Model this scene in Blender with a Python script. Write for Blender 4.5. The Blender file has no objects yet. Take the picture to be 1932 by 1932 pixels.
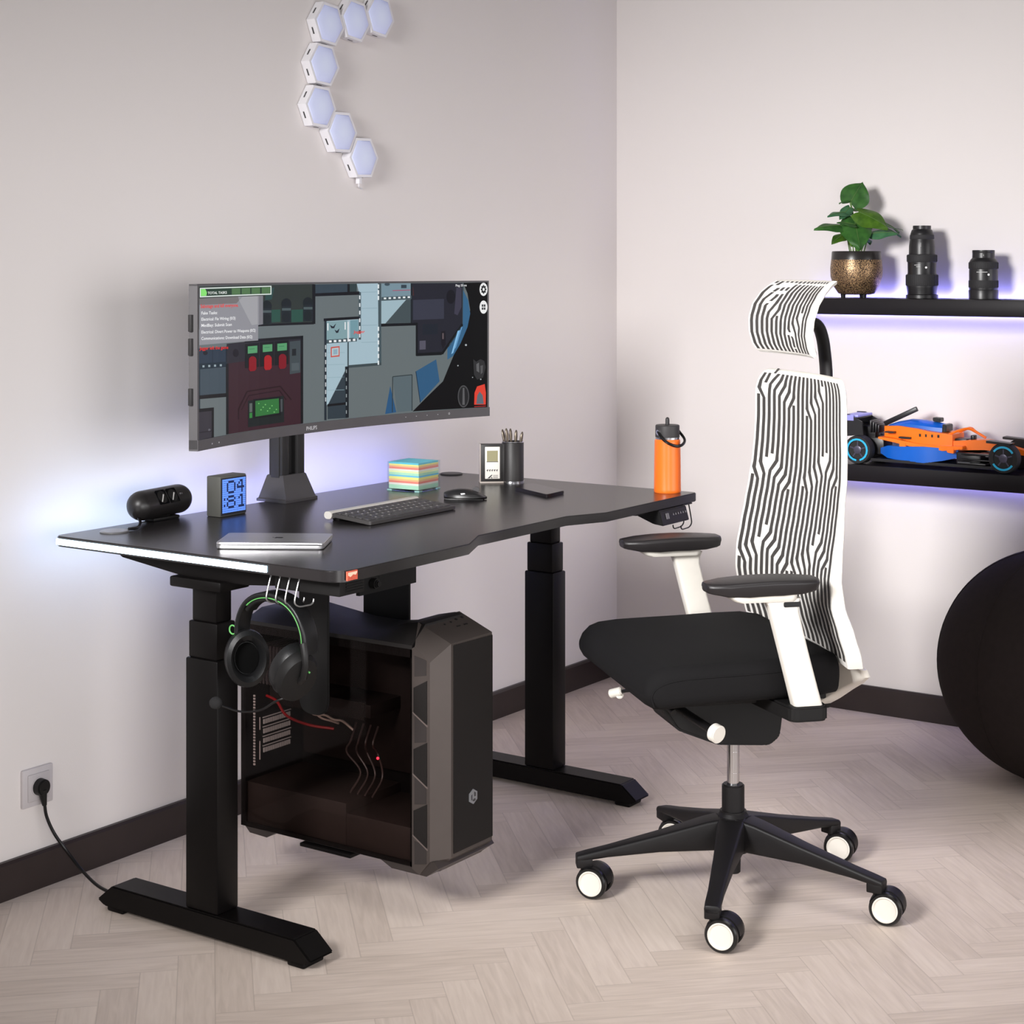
import bpy, bmesh, math, random
from mathutils import Vector, Matrix
random.seed(7)
PI = math.pi
S = bpy.context.scene
COL = S.collection
# ------------------------------------------------------------------ camera
YAW = math.radians(34.6354)                # view direction, measured from +X towards +Y
cam_d = bpy.data.cameras.new('camera'); cam = bpy.data.objects.new('camera', cam_d); COL.objects.link(cam)
cam.location = (-4.9088, -2.9729, 1.334)
cam.rotation_euler = (PI/2, 0, YAW - PI/2)
cam_d.sensor_fit = 'HORIZONTAL'; cam_d.sensor_width = 36.0
cam_d.lens = 36.0*3292.0/1932.0
cam_d.shift_y = -(966.0-503.0)/1932.0      # level camera with a falling front (verticals stay vertical)
cam_d.clip_start = 0.05
S.camera = cam
# ------------------------------------------------------------------ world, lights, exposure
wd = bpy.data.worlds.new('studio'); S.world = wd; wd.use_nodes = True
wd.node_tree.nodes['Background'].inputs[0].default_value = (1.0, 0.97, 0.96, 1)
wd.node_tree.nodes['Background'].inputs[1].default_value = 0.06
S.view_settings.view_transform = 'Standard'; S.view_settings.look = 'None'
S.view_settings.gamma = 1.0; S.view_settings.exposure = 0.07
S.view_settings.use_curve_mapping = False
def area(name, loc, target, sx, sy, power, color, spread=180):
    l = bpy.data.lights.new(name, 'AREA'); l.shape = 'RECTANGLE'; l.size = sx; l.size_y = sy
    l.energy = power; l.color = color; l.spread = math.radians(spread)
    o = bpy.data.objects.new(name, l); COL.objects.link(o); o.location = loc
    d = Vector(target) - Vector(loc); o.rotation_euler = d.to_track_quat('-Z', 'Y').to_euler()
    return o
area('key_softbox', (-4.7, -1.0, 1.95), (-0.4, -1.25, 0.8), 0.8, 0.8, 27.0, (1.0, 0.985, 0.978), 62)
area('fill_softbox', (-4.4, -3.4, 0.95), (-1.9, 0.0, 0.55), 1.3, 0.9, 9.0, (1.0, 0.985, 0.975), 75)
area('side_fill', (-1.85, -4.7, 1.0), (-1.25, 0.0, 0.45), 3.6, 2.0, 13.5, (1.0, 0.978, 0.985), 62)  # unseen fill lamp, added to lift the wall under the desk
area('top_fill', (-2.2, -2.4, 2.65), (-1.9, -1.6, 0.0), 1.4, 1.4, 3.8, (1.0, 0.98, 0.97), 75)  # unseen overhead fill, added to brighten the floor

# ------------------------------------------------------------------ helpers
WM = {}                                     # world matrices of the things and parts
def srgb(r, g, b):
    f = lambda c: (c/255.0)/12.92 if c/255.0 <= 0.04045 else ((c/255.0+0.055)/1.055)**2.4
    return (f(r), f(g), f(b), 1.0)
MATS = {}
def mat(name, col, rough=0.5, metal=0.0, var=0.06, scale=30.0, bump=0.0, bscale=200.0, emit=None, es=0.0, coat=0.0, spec=0.5, trans=0.0, ior=1.45):
    if name in MATS: return MATS[name]
    m = bpy.data.materials.new(name); m.use_nodes = True; MATS[name] = m
    nt = m.node_tree; b = nt.nodes['Principled BSDF']
    c = srgb(*col)
    b.inputs['Roughness'].default_value = rough; b.inputs['Metallic'].default_value = metal
    b.inputs['Specular IOR Level'].default_value = spec; b.inputs['Coat Weight'].default_value = coat
    b.inputs['Transmission Weight'].default_value = trans; b.inputs['IOR'].default_value = ior
    tc = nt.nodes.new('ShaderNodeTexCoord')
    n = nt.nodes.new('ShaderNodeTexNoise'); n.inputs['Scale'].default_value = scale
    nt.links.new(tc.outputs['Object'], n.inputs['Vector'])
    r = nt.nodes.new('ShaderNodeValToRGB')
    r.color_ramp.elements[0].color = tuple(x*(1-var) for x in c[:3])+(1,)
    r.color_ramp.elements[1].color = tuple(min(1, x*(1+var)) for x in c[:3])+(1,)
    nt.links.new(n.outputs['Fac'], r.inputs['Fac']); nt.links.new(r.outputs['Color'], b.inputs['Base Color'])
    if bump > 0:
        n2 = nt.nodes.new('ShaderNodeTexNoise'); n2.inputs['Scale'].default_value = bscale; n2.inputs['Detail'].default_value = 3
        nt.links.new(tc.outputs['Object'], n2.inputs['Vector'])
        bp = nt.nodes.new('ShaderNodeBump'); bp.inputs['Strength'].default_value = bump; bp.inputs['Distance'].default_value = 0.001
        nt.links.new(n2.outputs['Fac'], bp.inputs['Height']); nt.links.new(bp.outputs['Normal'], b.inputs['Normal'])
    if emit:
        b.inputs['Emission Color'].default_value = srgb(*emit); b.inputs['Emission Strength'].default_value = es
    return m
def tag(o, label=None, cat=None, group=None, kind=None):
    if label: o['label'] = label
    if cat: o['category'] = cat
    if group: o['group'] = group
    if kind: o['kind'] = kind
    return o
def thing(name, label, cat, loc=(0, 0, 0), rz=0.0, group=None):
    o = bpy.data.objects.new(name, None); COL.objects.link(o)
    o.empty_display_size = 0.05
    o.location = loc; o.rotation_euler = (0, 0, rz)
    WM[o] = Matrix.Translation(Vector(loc)) @ Matrix.Rotation(rz, 4, 'Z')
    return tag(o, label, cat, group)
def obj(name, bm, mats, parent=None, local=False, smooth=35, label=None):
    """link a bmesh as ONE mesh object; local=True: the bmesh is already in its thing's coordinates"""
    if parent is not None and not local: bm.transform(WM[parent].inverted())
    me = bpy.data.meshes.new(name); bm.normal_update(); bm.to_mesh(me); bm.free()
    for m in (mats if isinstance(mats, (list, tuple)) else [mats]): me.materials.append(m)
    if smooth:
        for p in me.polygons: p.use_smooth = True
        me.set_sharp_from_angle(angle=math.radians(smooth))
    o = bpy.data.objects.new(name, me); COL.objects.link(o)
    if parent is not None:
        o.parent = parent; WM[o] = WM[parent]
    else: WM[o] = Matrix.Identity(4)
    if label: o['label'] = label
    return o
def solo(name, bm, mats, label, cat, group=None, smooth=35):
    """a thing that is one mesh"""
    return tag(obj(name, bm, mats, smooth=smooth), label, cat, group)
def struct(name, bm, mats, smooth=0):
    o = obj(name, bm, mats, smooth=smooth); o['kind'] = 'structure'; return o
def dup(root, loc=None, rz=None, label=None, group=None):
    r = root.copy(); COL.objects.link(r)
    if loc is not None: r.location = loc
    if rz is not None: r.rotation_euler = (0, 0, rz)
    if label: r['label'] = label
    if group: r['group'] = group
    for ch in list(root.children):
        c = ch.copy(); COL.objects.link(c); c.parent = r
        for g in list(ch.children):
            d = g.copy(); COL.objects.link(d); d.parent = c
    return r
BM = bmesh.new
def merge(bm, t, M=None, mi=0, cut=True):
    if M is not None: t.transform(M)
    for f in t.faces: f.material_index = mi
    me = bpy.data.meshes.new('t'); t.to_mesh(me); t.free(); bm.from_mesh(me); bpy.data.meshes.remove(me)
def box(bm, x0, x1, y0, y1, z0, z1, bev=0.0, seg=2, mi=0, M=None):
    t = BM(); bmesh.ops.create_cube(t, size=1)
    t.transform(Matrix.Translation(((x0+x1)/2, (y0+y1)/2, (z0+z1)/2)) @ Matrix.Diagonal((abs(x1-x0), abs(y1-y0), abs(z1-z0), 1)))
    if bev: bmesh.ops.bevel(t, geom=list(t.edges), offset=bev, segments=seg, profile=0.5, affect='EDGES')
    merge(bm, t, M, mi)
def align(p0, p1):
    d = Vector(p1)-Vector(p0); q = Vector((0, 0, 1)).rotation_difference(d.normalized()) if d.length else None
    return Matrix.Translation((Vector(p0)+Vector(p1))/2) @ q.to_matrix().to_4x4(), d.length
def cyl(bm, p0, p1, r0, r1=None, n=32, bev=0.0, mi=0, caps=True):
    r1 = r0 if r1 is None else r1
    M, L = align(p0, p1); t = BM()
    bmesh.ops.create_cone(t, cap_ends=caps, cap_tris=False, segments=n, radius1=r0, radius2=r1, depth=L)
    if bev: bmesh.ops.bevel(t, geom=[e for e in t.edges if abs(e.verts[0].co.z-e.verts[1].co.z) < 1e-6], offset=bev, segments=2, affect='EDGES')
    merge(bm, t, M, mi)
def sphere(bm, c, r, sx=1, sy=1, sz=1, n=24, mi=0, M=None):
    t = BM(); bmesh.ops.create_uvsphere(t, u_segments=n, v_segments=n//2, radius=r)
    t.transform(Matrix.Translation(c) @ (M if M is not None else Matrix.Identity(4)) @ Matrix.Diagonal((sx, sy, sz, 1))); merge(bm, t, None, mi)
def loft(bm, secs, cap=True, closed=True, mi=0, ring=False):
    """skin a list of equally long point rings"""
    vs = [[bm.verts.new(p) for p in s] for s in secs]
    n = len(secs[0]); fs = []
    pairs = list(zip(vs[:-1], vs[1:])) + ([(vs[-1], vs[0])] if ring else [])
    for a, b in pairs:
        for i in range(n if closed else n-1):
            j = (i+1) % n
            fs.append(bm.faces.new((a[i], a[j], b[j], b[i])))
    if cap and not ring:
        fs.append(bm.faces.new(list(reversed(vs[0])))); fs.append(bm.faces.new(vs[-1]))
    for f in fs: f.material_index = mi
    bmesh.ops.recalc_face_normals(bm, faces=fs)
    return fs
def prism(bm, poly, fn, d0, d1, mi=0, bev=0.0, seg=2):
    """extrude a 2D outline: fn(a, b, d) gives the 3D point"""
    t = BM()
    loft(t, [[fn(a, b, d0) for a, b in poly], [fn(a, b, d1) for a, b in poly]])
    if bev: bmesh.ops.bevel(t, geom=list(t.edges), offset=bev, segments=seg, affect='EDGES')
    merge(bm, t, None, mi)
def lathe(bm, prof, c=(0, 0, 0), n=40, mi=0, M=None):
    """prof: (radius, height) from bottom to top around z"""
    t = BM(); secs = []
    for r, z in prof:
        secs.append([Vector((max(r, 1e-4)*math.cos(2*PI*k/n), max(r, 1e-4)*math.sin(2*PI*k/n), z)) for k in range(n)])
    loft(t, secs); bmesh.ops.recalc_face_normals(t, faces=t.faces)
    merge(bm, t, Matrix.Translation(c) @ (M if M is not None else Matrix.Identity(4)), mi)
def smooth_path(pts, n=8):
    """Catmull-Rom through the points"""
    P = [Vector(p) for p in pts]; P = [P[0]*2-P[1]]+P+[P[-1]*2-P[-2]]; out = []
    for i in range(1, len(P)-2):
        a, b, c, d = P[i-1:i+3]
        for k in range(n):
            t = k/n
            out.append(0.5*((2*b)+(c-a)*t+(2*a-5*b+4*c-d)*t*t+(3*b-a-3*c+d)*t**3))
    out.append(P[-2].copy()); return out
def tube(bm, pts, r, n=10, mi=0, closed=False, rz=None):
    """tube along a path; r a number or a list; rz: second radius for a flat section"""
    P = [Vector(p) for p in pts]; N = len(P); secs = []
    up = None
    for i, p in enumerate(P):
        if closed: d = P[(i+1) % N]-P[i-1]
        else: d = (P[min(i+1, N-1)]-P[max(i-1, 0)])
        d.normalize()
        if up is None: up = Vector((0, 0, 1)) if abs(d.z) < 0.9 else Vector((1, 0, 0))
        s = d.cross(up).normalized(); up = s.cross(d).normalized()
        ra = r[i] if isinstance(r, (list, tuple)) else r
        rb = ra if rz is None else rz
        secs.append([p+s*ra*math.cos(2*PI*k/n)+up*rb*math.sin(2*PI*k/n) for k in range(n)])
    loft(bm, secs, ring=closed, mi=mi)
def rrect(w, h, r, n=4):
    """rounded rectangle outline (centred), counter-clockwise"""
    r = min(r, w/2-1e-5, h/2-1e-5); out = []
    for cx, cy, a0 in ((w/2-r, h/2-r, 0), (-w/2+r, h/2-r, PI/2), (-w/2+r, -h/2+r, PI), (w/2-r, -h/2+r, 1.5*PI)):
        for k in range(n+1):
            a = a0+PI/2*k/n; out.append((cx+r*math.cos(a), cy+r*math.sin(a)))
    return out
def rpoly(pts, rad, n=5):
    """round the corners of a 2D outline"""
    out = []; N = len(pts)
    for i in range(N):
        p = Vector(pts[i]); a = Vector(pts[i-1]); b = Vector(pts[(i+1) % N])
        r = rad[i] if isinstance(rad, (list, tuple)) else rad
        if r <= 0: out.append(tuple(p)); continue
        u = (a-p).normalized(); v = (b-p).normalized()
        p0 = p+u*r; p1 = p+v*r
        for k in range(n+1):
            t = k/n; q = p0*(1-t)**2+p*2*t*(1-t)+p1*t*t; out.append((q.x, q.y))
    return out
def text(bm, s, size, M, mi=0, depth=0.0, align_x='LEFT', sx=1.0, bold=0.0):   # bold: in em
    cu = bpy.data.curves.new('t', 'FONT'); cu.body = s; cu.size = size; cu.align_x = align_x; cu.extrude = depth
    cu.resolution_u = 2; cu.offset = bold*size
    o = bpy.data.objects.new('t', cu); COL.objects.link(o)
    me = bpy.data.meshes.new_from_object(o.evaluated_get(bpy.context.evaluated_depsgraph_get()))
    bpy.data.objects.remove(o); bpy.data.curves.remove(cu)
    t = BM(); t.from_mesh(me); bpy.data.meshes.remove(me)
    merge(bm, t, M @ Matrix.Diagonal((sx, 1, 1, 1)), mi)
def frame(o, x, y):
    """matrix with origin o, local x along x, local y along y"""
    x = Vector(x).normalized(); z = x.cross(Vector(y)).normalized(); y = z.cross(x)
    return Matrix(((x.x, y.x, z.x, o[0]), (x.y, y.y, z.y, o[1]), (x.z, y.z, z.z, o[2]), (0, 0, 0, 1)))
VY = Vector((0, 0, 1))
# ------------------------------------------------------------------ materials
M_black = mat('black_powder_coat', (11, 9, 9), 0.42, bump=0.06, bscale=900, spec=0.19)
M_blackp = mat('black_plastic', (19, 18, 18), 0.45, spec=0.4)
M_matte = mat('matte_black_plastic', (18, 17, 17), 0.6, spec=0.3)
M_gloss = mat('gloss_black', (10, 10, 11), 0.12)
M_dgrey = mat('dark_grey_plastic', (62, 60, 62), 0.45)
M_steel = mat('brushed_steel', (200, 200, 205), 0.25, 1.0)
M_chrome = mat('chrome', (215, 215, 218), 0.12, 1.0)
M_white = mat('white_plastic', (236, 232, 226), 0.35)
M_rubber = mat('black_rubber', (13, 12, 13), 0.3)
def noise_wall(name, col, amt):
    m = mat(name, col, 0.85, var=amt, scale=2.5, bump=0.12, bscale=260, spec=0.25); return m
M_wall = noise_wall('wall_paint', (226, 220, 218), 0.015)
M_base = mat('dark_stained_skirting', (46, 37, 36), 0.4, var=0.15, scale=18)
def herringbone():
    """5:1 oak blocks, pale grey-beige, laid at 45 degrees to the walls"""
    m = bpy.data.materials.new('oak_herringbone'); m.use_nodes = True; nt = m.node_tree; L = nt.links.new
    b = nt.nodes['Principled BSDF']; N = 5; W = 0.0695
    def math_(op, a, c=None, d=None):
        n = nt.nodes.new('ShaderNodeMath'); n.operation = op
        for i, v in enumerate((a, c, d)):
            if v is None: continue
            if isinstance(v, (int, float)): n.inputs[i].default_value = v
            else: L(v, n.inputs[i])
        return n.outputs[0]
    g = nt.nodes.new('ShaderNodeNewGeometry')
    mp = nt.nodes.new('ShaderNodeMapping'); mp.vector_type = 'POINT'
    mp.inputs['Rotation'].default_value = (0, 0, math.radians(45.5)); mp.inputs['Scale'].default_value = (1/W, 1/W, 1/W)
    mp.inputs['Location'].default_value = (219.8253, 236.8792, 0)
    L(g.outputs['Position'], mp.inputs['Vector'])
    sp = nt.nodes.new('ShaderNodeSeparateXYZ'); L(mp.outputs['Vector'], sp.inputs[0])
    x, y = sp.outputs[0], sp.outputs[1]
    i, j = math_('FLOOR', x), math_('FLOOR', y)
    k = math_('FLOORED_MODULO', math_('SUBTRACT', i, j), 2*N)
    hz = math_('LESS_THAN', k, N-0.5)                       # 1: the block lies along x
    i0 = math_('SUBTRACT', i, k)
    j0 = math_('SUBTRACT', j, math_('SUBTRACT', 2*N-1, k))
    def mix(a, c): return math_('ADD', math_('MULTIPLY', a, hz), math_('MULTIPLY', c, math_('SUBTRACT', 1, hz)))
    along = mix(math_('SUBTRACT', x, i0), math_('SUBTRACT', y, j0))
    across = mix(math_('SUBTRACT', y, j), math_('SUBTRACT', x, i))
    ida, idb = mix(i0, math_('ADD', i, 311.5)), mix(j, j0)
    cb = nt.nodes.new('ShaderNodeCombineXYZ'); L(ida, cb.inputs[0]); L(idb, cb.inputs[1])
    wn = nt.nodes.new('ShaderNodeTexWhiteNoise'); wn.noise_dimensions = '2D'; L(cb.outputs[0], wn.inputs['Vector'])
    # grain: noise stretched along the block, shifted per block
    cg = nt.nodes.new('ShaderNodeCombineXYZ')
    L(math_('ADD', math_('MULTIPLY', along, 0.35), math_('MULTIPLY', wn.outputs['Value'], 57)), cg.inputs[0])
    L(math_('ADD', math_('MULTIPLY', across, 4.0), math_('MULTIPLY', idb, 7.3)), cg.inputs[1])
    gr = nt.nodes.new('ShaderNodeTexNoise'); gr.inputs['Scale'].default_value = 1.6; gr.inputs['Detail'].default_value = 5; gr.inputs['Distortion'].default_value = 0.6
    L(cg.outputs[0], gr.inputs['Vector'])
    rp = nt.nodes.new('ShaderNodeValToRGB'); e = rp.color_ramp.elements
    e[0].position = 0.0; e[0].color = srgb(200, 184, 172); e[1].position = 1.0; e[1].color = srgb(226, 211, 199)
    n = e.new(0.5); n.color = srgb(215, 199, 187)
    tone = math_('ADD', math_('MULTIPLY', wn.outputs['Value'], 0.62), math_('MULTIPLY', math_('SUBTRACT', gr.outputs['Fac'], 0.36), 1.35))
    L(tone, rp.inputs['Fac'])
    ed = math_('MINIMUM', math_('MINIMUM', across, math_('SUBTRACT', 1, across)), math_('MINIMUM', along, math_('SUBTRACT', N, along)))
    seam = math_('LESS_THAN', ed, 0.016)
    mx = nt.nodes.new('ShaderNodeMixRGB'); L(math_('MULTIPLY', seam, 0.24), mx.inputs[0]); L(rp.outputs['Color'], mx.inputs[1]); mx.inputs[2].default_value = srgb(126, 110, 100)
    L(mx.outputs[0], b.inputs['Base Color'])
    b.inputs['Roughness'].default_value = 0.55; b.inputs['Specular IOR Level'].default_value = 0.35
    bp = nt.nodes.new('ShaderNodeBump'); bp.inputs['Strength'].default_value = 0.25; bp.inputs['Distance'].default_value = 0.001
    L(math_('SUBTRACT', math_('MULTIPLY', gr.outputs['Fac'], 0.4), seam), bp.inputs['Height']); L(bp.outputs['Normal'], b.inputs['Normal'])
    return m
M_floor = herringbone()
# ------------------------------------------------------------------ the room
bm = BM(); box(bm, -6.0, 0.1, -5.2, 0.1, -0.08, 0); struct('floor', bm, M_floor)
bm = BM(); box(bm, -6.0, 0.1, 0, 0.1, 0, 2.7); struct('wall_left', bm, M_wall)
bm = BM(); box(bm, 0, 0.1, -5.2, 0, 0, 2.7); struct('wall_right', bm, M_wall)
def skirting(name, fn):
    bm = BM(); prism(bm, [(0, 0), (0.014, 0), (0.014, 0.074), (0.009, 0.080), (0, 0.080)], fn[0], fn[1], fn[2]); struct(name, bm, M_base)
skirting('baseboard_left', (lambda a, b, d: (d, -a, b), -6.0, 0.0))
skirting('baseboard_right', (lambda a, b, d: (-a, d, b), -5.2, -0.014))

# ------------------------------------------------------------------ wall socket and power cord
t = thing('wall_socket', 'light grey square wall socket low on the left wall above the skirting', 'socket', (-2.406, 0, 0.219))
bm = BM(); box(bm, -2.447, -2.365, -0.009, 0, 0.178, 0.260, 0.003); obj('cover_plate', bm, mat('socket_grey', (196, 190, 192), 0.4), t)
bm = BM(); box(bm, -2.435, -2.377, -0.0115, -0.0085, 0.190, 0.248, 0.002)
cyl(bm, (-2.406, -0.013, 0.219), (-2.406, -0.0085, 0.219), 0.021); obj('insert', bm, mat('socket_insert', (188, 182, 184), 0.4), t)
t = thing('power_cable', 'black power cord plugged into the wall socket and running to the desk foot', 'cable', (-2.406, -0.03, 0.215))
bm = BM(); cyl(bm, (-2.406, -0.010, 0.219), (-2.406, -0.030, 0.219), 0.0185, 0.017, bev=0.003)
cyl(bm, (-2.406, -0.022, 0.214), (-2.402, -0.024, 0.180), 0.010, 0.005); obj('plug', bm, M_blackp, t)
bm = BM(); pts = smooth_path([(-2.402, -0.024, 0.182), (-2.398, -0.026, 0.155), (-2.385, -0.034, 0.118), (-2.365, -0.05, 0.078), (-2.356, -0.09, 0.040), (-2.362, -0.14, 0.022), (-2.368, -0.18, 0.018), (-2.372, -0.204, 0.020)], 8)
tube(bm, pts, 0.0036, 10); obj('cord', bm, M_rubber, t)
# ------------------------------------------------------------------ desk
def carbon():
    m = bpy.data.materials.new('carbon_texture_laminate'); m.use_nodes = True; nt = m.node_tree; b = nt.nodes['Principled BSDF']; L = nt.links.new
    tc = nt.nodes.new('ShaderNodeTexCoord'); ck = nt.nodes.new('ShaderNodeTexChecker'); ck.inputs['Scale'].default_value = 420
    mp = nt.nodes.new('ShaderNodeMapping'); mp.inputs['Rotation'].default_value = (0, 0, 0.785); L(tc.outputs['Object'], mp.inputs['Vector']); L(mp.outputs['Vector'], ck.inputs['Vector'])
    ck.inputs['Color1'].default_value = srgb(34, 31, 32); ck.inputs['Color2'].default_value = srgb(28, 26, 27)
    L(ck.outputs['Color'], b.inputs['Base Color']); b.inputs['Roughness'].default_value = 0.27; b.inputs['Specular IOR Level'].default_value = 0.62
    bp = nt.nodes.new('ShaderNodeBump'); bp.inputs['Strength'].default_value = 0.03; bp.inputs['Distance'].default_value = 0.0005; L(ck.outputs['Fac'], bp.inputs['Height']); L(bp.outputs['Normal'], b.inputs['Normal'])
    return m
M_carbon = carbon()
M_led = mat('led_cool_white', (240, 250, 255), 0.5, emit=(205, 238, 255), es=9.0)
M_ledv = mat('led_violet', (200, 200, 255), 0.5, emit=(158, 172, 255), es=23.0)
DT = 0.773                                   # height of the desk surface
XL, XR, YB, YF = -2.457, -1.078, -0.118, -0.895
desk = thing('standing_desk', 'black height adjustable desk with a carbon textured top and glowing light strip', 'desk', (-1.766, -0.5, 0))
top = rpoly([(XL, YB), (XL, YF), (-2.052, YF), (-1.950, -0.845), (-1.612, -0.845), (-1.508, YF+0.008), (XR, YF+0.008), (XR, YB)], [0.02, 0.05, 0, 0.0, 0.0, 0.0, 0.012, 0.02])
bm = BM(); t = BM(); loft(t, [[(a, b, DT-0.022) for a, b in top], [(a, b, DT) for a, b in top]])
bmesh.ops.bevel(t, geom=[e for e in t.edges if abs(e.verts[0].co.z-e.verts[1].co.z) < 1e-6], offset=0.0018, segments=2, affect='EDGES'); merge(bm, t)
tt = obj('tabletop', bm, M_carbon, desk)
bm = BM(); box(bm, XL-0.0025, XL+0.002, -0.716, -0.128, DT-0.0175, DT-0.0055); obj('light_strip', bm, M_led, desk, label='glowing white light strip on the left edge')
bm = BM(); box(bm, -2.44, -2.00, YB-0.002, YB+0.004, DT-0.0175, DT-0.0055); obj('light_strip', bm, mat('led_ice_blue', (220, 235, 255), 0.5, emit=(180, 212, 255), es=21.0), desk, label='ice blue light strip along the left of the back edge')
bm = BM(); box(bm, -1.995, -1.13, YB-0.002, YB+0.004, DT-0.0175, DT-0.0055); obj('light_strip', bm, M_ledv, desk, label='violet light strip along the back edge')
def leg(x0, x1, top_plate):
    bm = BM(); box(bm, x0, x1, -0.543, -0.455, 0.055, 0.555, 0.004); o = obj('leg', bm, M_black, desk)
    bm = BM(); box(bm, x0+0.004, x1-0.004, -0.538, -0.460, 0.555, 0.628, 0.003); obj('middle_stage', bm, M_black, o)
    bm = BM(); box(bm, x0+0.008, x1-0.008, -0.532, -0.466, 0.628, 0.735, 0.003); obj('upper_stage', bm, M_black, o)
    xc = (x0+x1)/2
    bm = BM()
    prism(bm, [(-0.772, 0.010), (-0.790, 0.020), (-0.746, 0.055), (-0.246, 0.055), (-0.202, 0.020), (-0.222, 0.010)], lambda a, b, d: (d, a, b), xc-0.034, xc+0.034, bev=0.003)
    box(bm, xc-0.030, xc+0.030, -0.768, -0.725, 0, 0.012, 0.004); box(bm, xc-0.030, xc+0.030, -0.275, -0.228, 0, 0.012, 0.004)
    obj('foot', bm, M_black, desk)
    bm = BM(); prism(bm, [(-0.25, 0.751), (-0.268, 0.736), (-0.45, 0.714), (-0.62, 0.714), (-0.80, 0.730), (-0.80, 0.751)], lambda a, b, d: (d, a, b), xc-0.028, xc+0.028, bev=0.002)
    box(bm, xc-0.045, xc+0.04, -0.565, -0.425, 0.695, 0.716, 0.004); obj('side_bracket', bm, M_black, desk)
leg(-2.412, -2.352, 1); leg(-1.208, -1.148, 1)
bm = BM(); box(bm, -2.355, -1.205, -0.475, -0.425, 0.715, 0.751, 0.002); box(bm, -2.355, -1.205, -0.575, -0.545, 0.72, 0.751, 0.002); obj('crossbeam', bm, M_black, desk)
bm = BM(); box(bm, -2.418, -2.345, -0.862, -0.70, 0.718, 0.751, 0.002)
for k in range(5): box(bm, -2.400, -2.350, -0.8635, -0.861, 0.723+k*0.005, 0.7255+k*0.005)
obj('corner_bracket', bm, M_matte, desk)
bm = BM(); M_rust = mat('badge_red', (205, 92, 70), 0.5, var=0.5, scale=300)
box(bm, -2.436, -2.407, YF-0.0016, YF+0.002, DT-0.0185, DT-0.0015); s = obj('badge', bm, M_rust, desk, label='small orange red badge on the front corner')
bm = BM(); prism(bm, [(-2.434, DT-0.009), (-2.428, DT-0.012), (-2.420, DT-0.008), (-2.413, DT-0.010), (-2.409, DT-0.006), (-2.409, DT-0.0035), (-2.434, DT-0.0035)], lambda a, b, d: (a, d, b), YF-0.0021, YF-0.001); obj('badge_mark', bm, mat('badge_cream', (232, 205, 180), 0.6), s, smooth=0)
for x, y, m in ((-2.352, -0.185, mat('silver_cap', (150, 150, 152), 0.35, 0.6)), (-1.125, -0.160, M_dgrey)):
    bm = BM(); lathe(bm, [(0.030, 0), (0.0305, 0.002), (0.029, 0.0035), (0.0, 0.0037)], (x, y, DT)); obj('cable_grommet', bm, m, desk)
# control handset under the right front edge
bm = BM(); prism(bm, [(-0.80, 0.751), (-0.80, 0.742), (-0.872, 0.716), (-0.900, 0.713), (-0.890, 0.748), (-0.884, 0.751)], lambda a, b, d: (d, a, b), -1.272, -1.142, bev=0.002)
box(bm, -1.33, -1.15, -0.86, -0.74, 0.741, 0.751, 0.002); h = obj('control_handset', bm, M_blackp, desk)
n_ = Vector((0, -0.035, -0.010)); MF = frame((-1.262, -0.9005, 0.7155), (1, 0, 0), (0, 0.010, 0.035))
bm = BM(); 
for a in (0.012, 0.020): box(bm, a, a+0.006, 0.012, 0.026, 0.0, 0.0008, M=MF)
for a in (0.046, 0.058, 0.070, 0.082, 0.094, 0.106): prism(bm, [(a, 0.018), (a+0.005, 0.018), (a+0.0025, 0.023)], lambda p, q, d: MF @ Vector((p, q, d)), 0, 0.0008)
obj('button', bm, mat('handset_print', (120, 118, 120), 0.5), h, smooth=0)
# wire hooks under the two ends
M_wire = mat('wire_grey', (150, 150, 150), 0.35, 0.7); M_wireb = mat('wire_black', (28, 28, 30), 0.4, 0.3)
def wire_hook(label, x, y0, dirx, m, n=4, dy=0.024):
    t = thing('wire_hook', label, 'hook', (x, y0-dy*(n-1)/2, 0.751))
    for k in range(n):
        y = y0-dy*k; bm = BM()
        tube(bm, smooth_path([(x+0.014*dirx, y, 0.751), (x+0.008*dirx, y, 0.735), (x, y, 0.712), (x-0.002*dirx, y, 0.698), (x+0.010*dirx, y, 0.690), (x+0.030*dirx, y, 0.6885), (x+0.044*dirx, y, 0.6885), (x+0.050*dirx, y, 0.692), (x+0.052*dirx, y, 0.698)], 6), 0.0016, 8); obj('wire', bm, m, t)
    bm = BM(); box(bm, x+0.008*dirx, x+0.05*dirx, y0-dy*(n-1)-0.008, y0+0.008, 0.7475, 0.751, 0.001); obj('mounting_plate', bm, m, t)
    return t
wire_hook('grey four wire hook under the left edge of the desk holding the headset', -2.428, -0.690, 1, M_wire)
wire_hook('black wire hook hanging under the right end of the desk', -1.098, -0.858, -1, M_wireb, 2, 0.022)
# ------------------------------------------------------------------ computer mount
mt = thing('computer_mount', 'black metal bracket hanging the tower computer under the desk', 'bracket', (-1.99, -0.55, 0.60))
def slab(x0, x1, y0, y1, z0, z1, r=0.0): 
    bm = BM(); prism(bm, rpoly([(y0, z0), (y1, z0), (y1, z1), (y0, z1)], [r, r, 0, 0]), lambda a, b, d: (d, a, b), x0, x1, bev=0.0015); return bm
obj('left_strap', slab(-2.138, -2.130, -0.592, -0.512, 0.395, 0.742, 0.035), M_matte, mt)
bm = slab(-1.874, -1.866, -0.600, -0.470, 0.10, 0.742); obj('right_strap', bm, M_matte, mt)
bm = BM(); box(bm, -2.138, -1.860, -0.60, -0.50, 0.7425, 0.7500, 0.001); obj('top_rail', bm, M_black, mt)
bm = BM(); box(bm, -2.104, -1.866, -0.625, -0.485, 0.098, 0.1055, 0.001); obj('bottom_tray', bm, M_black, mt)
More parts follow.
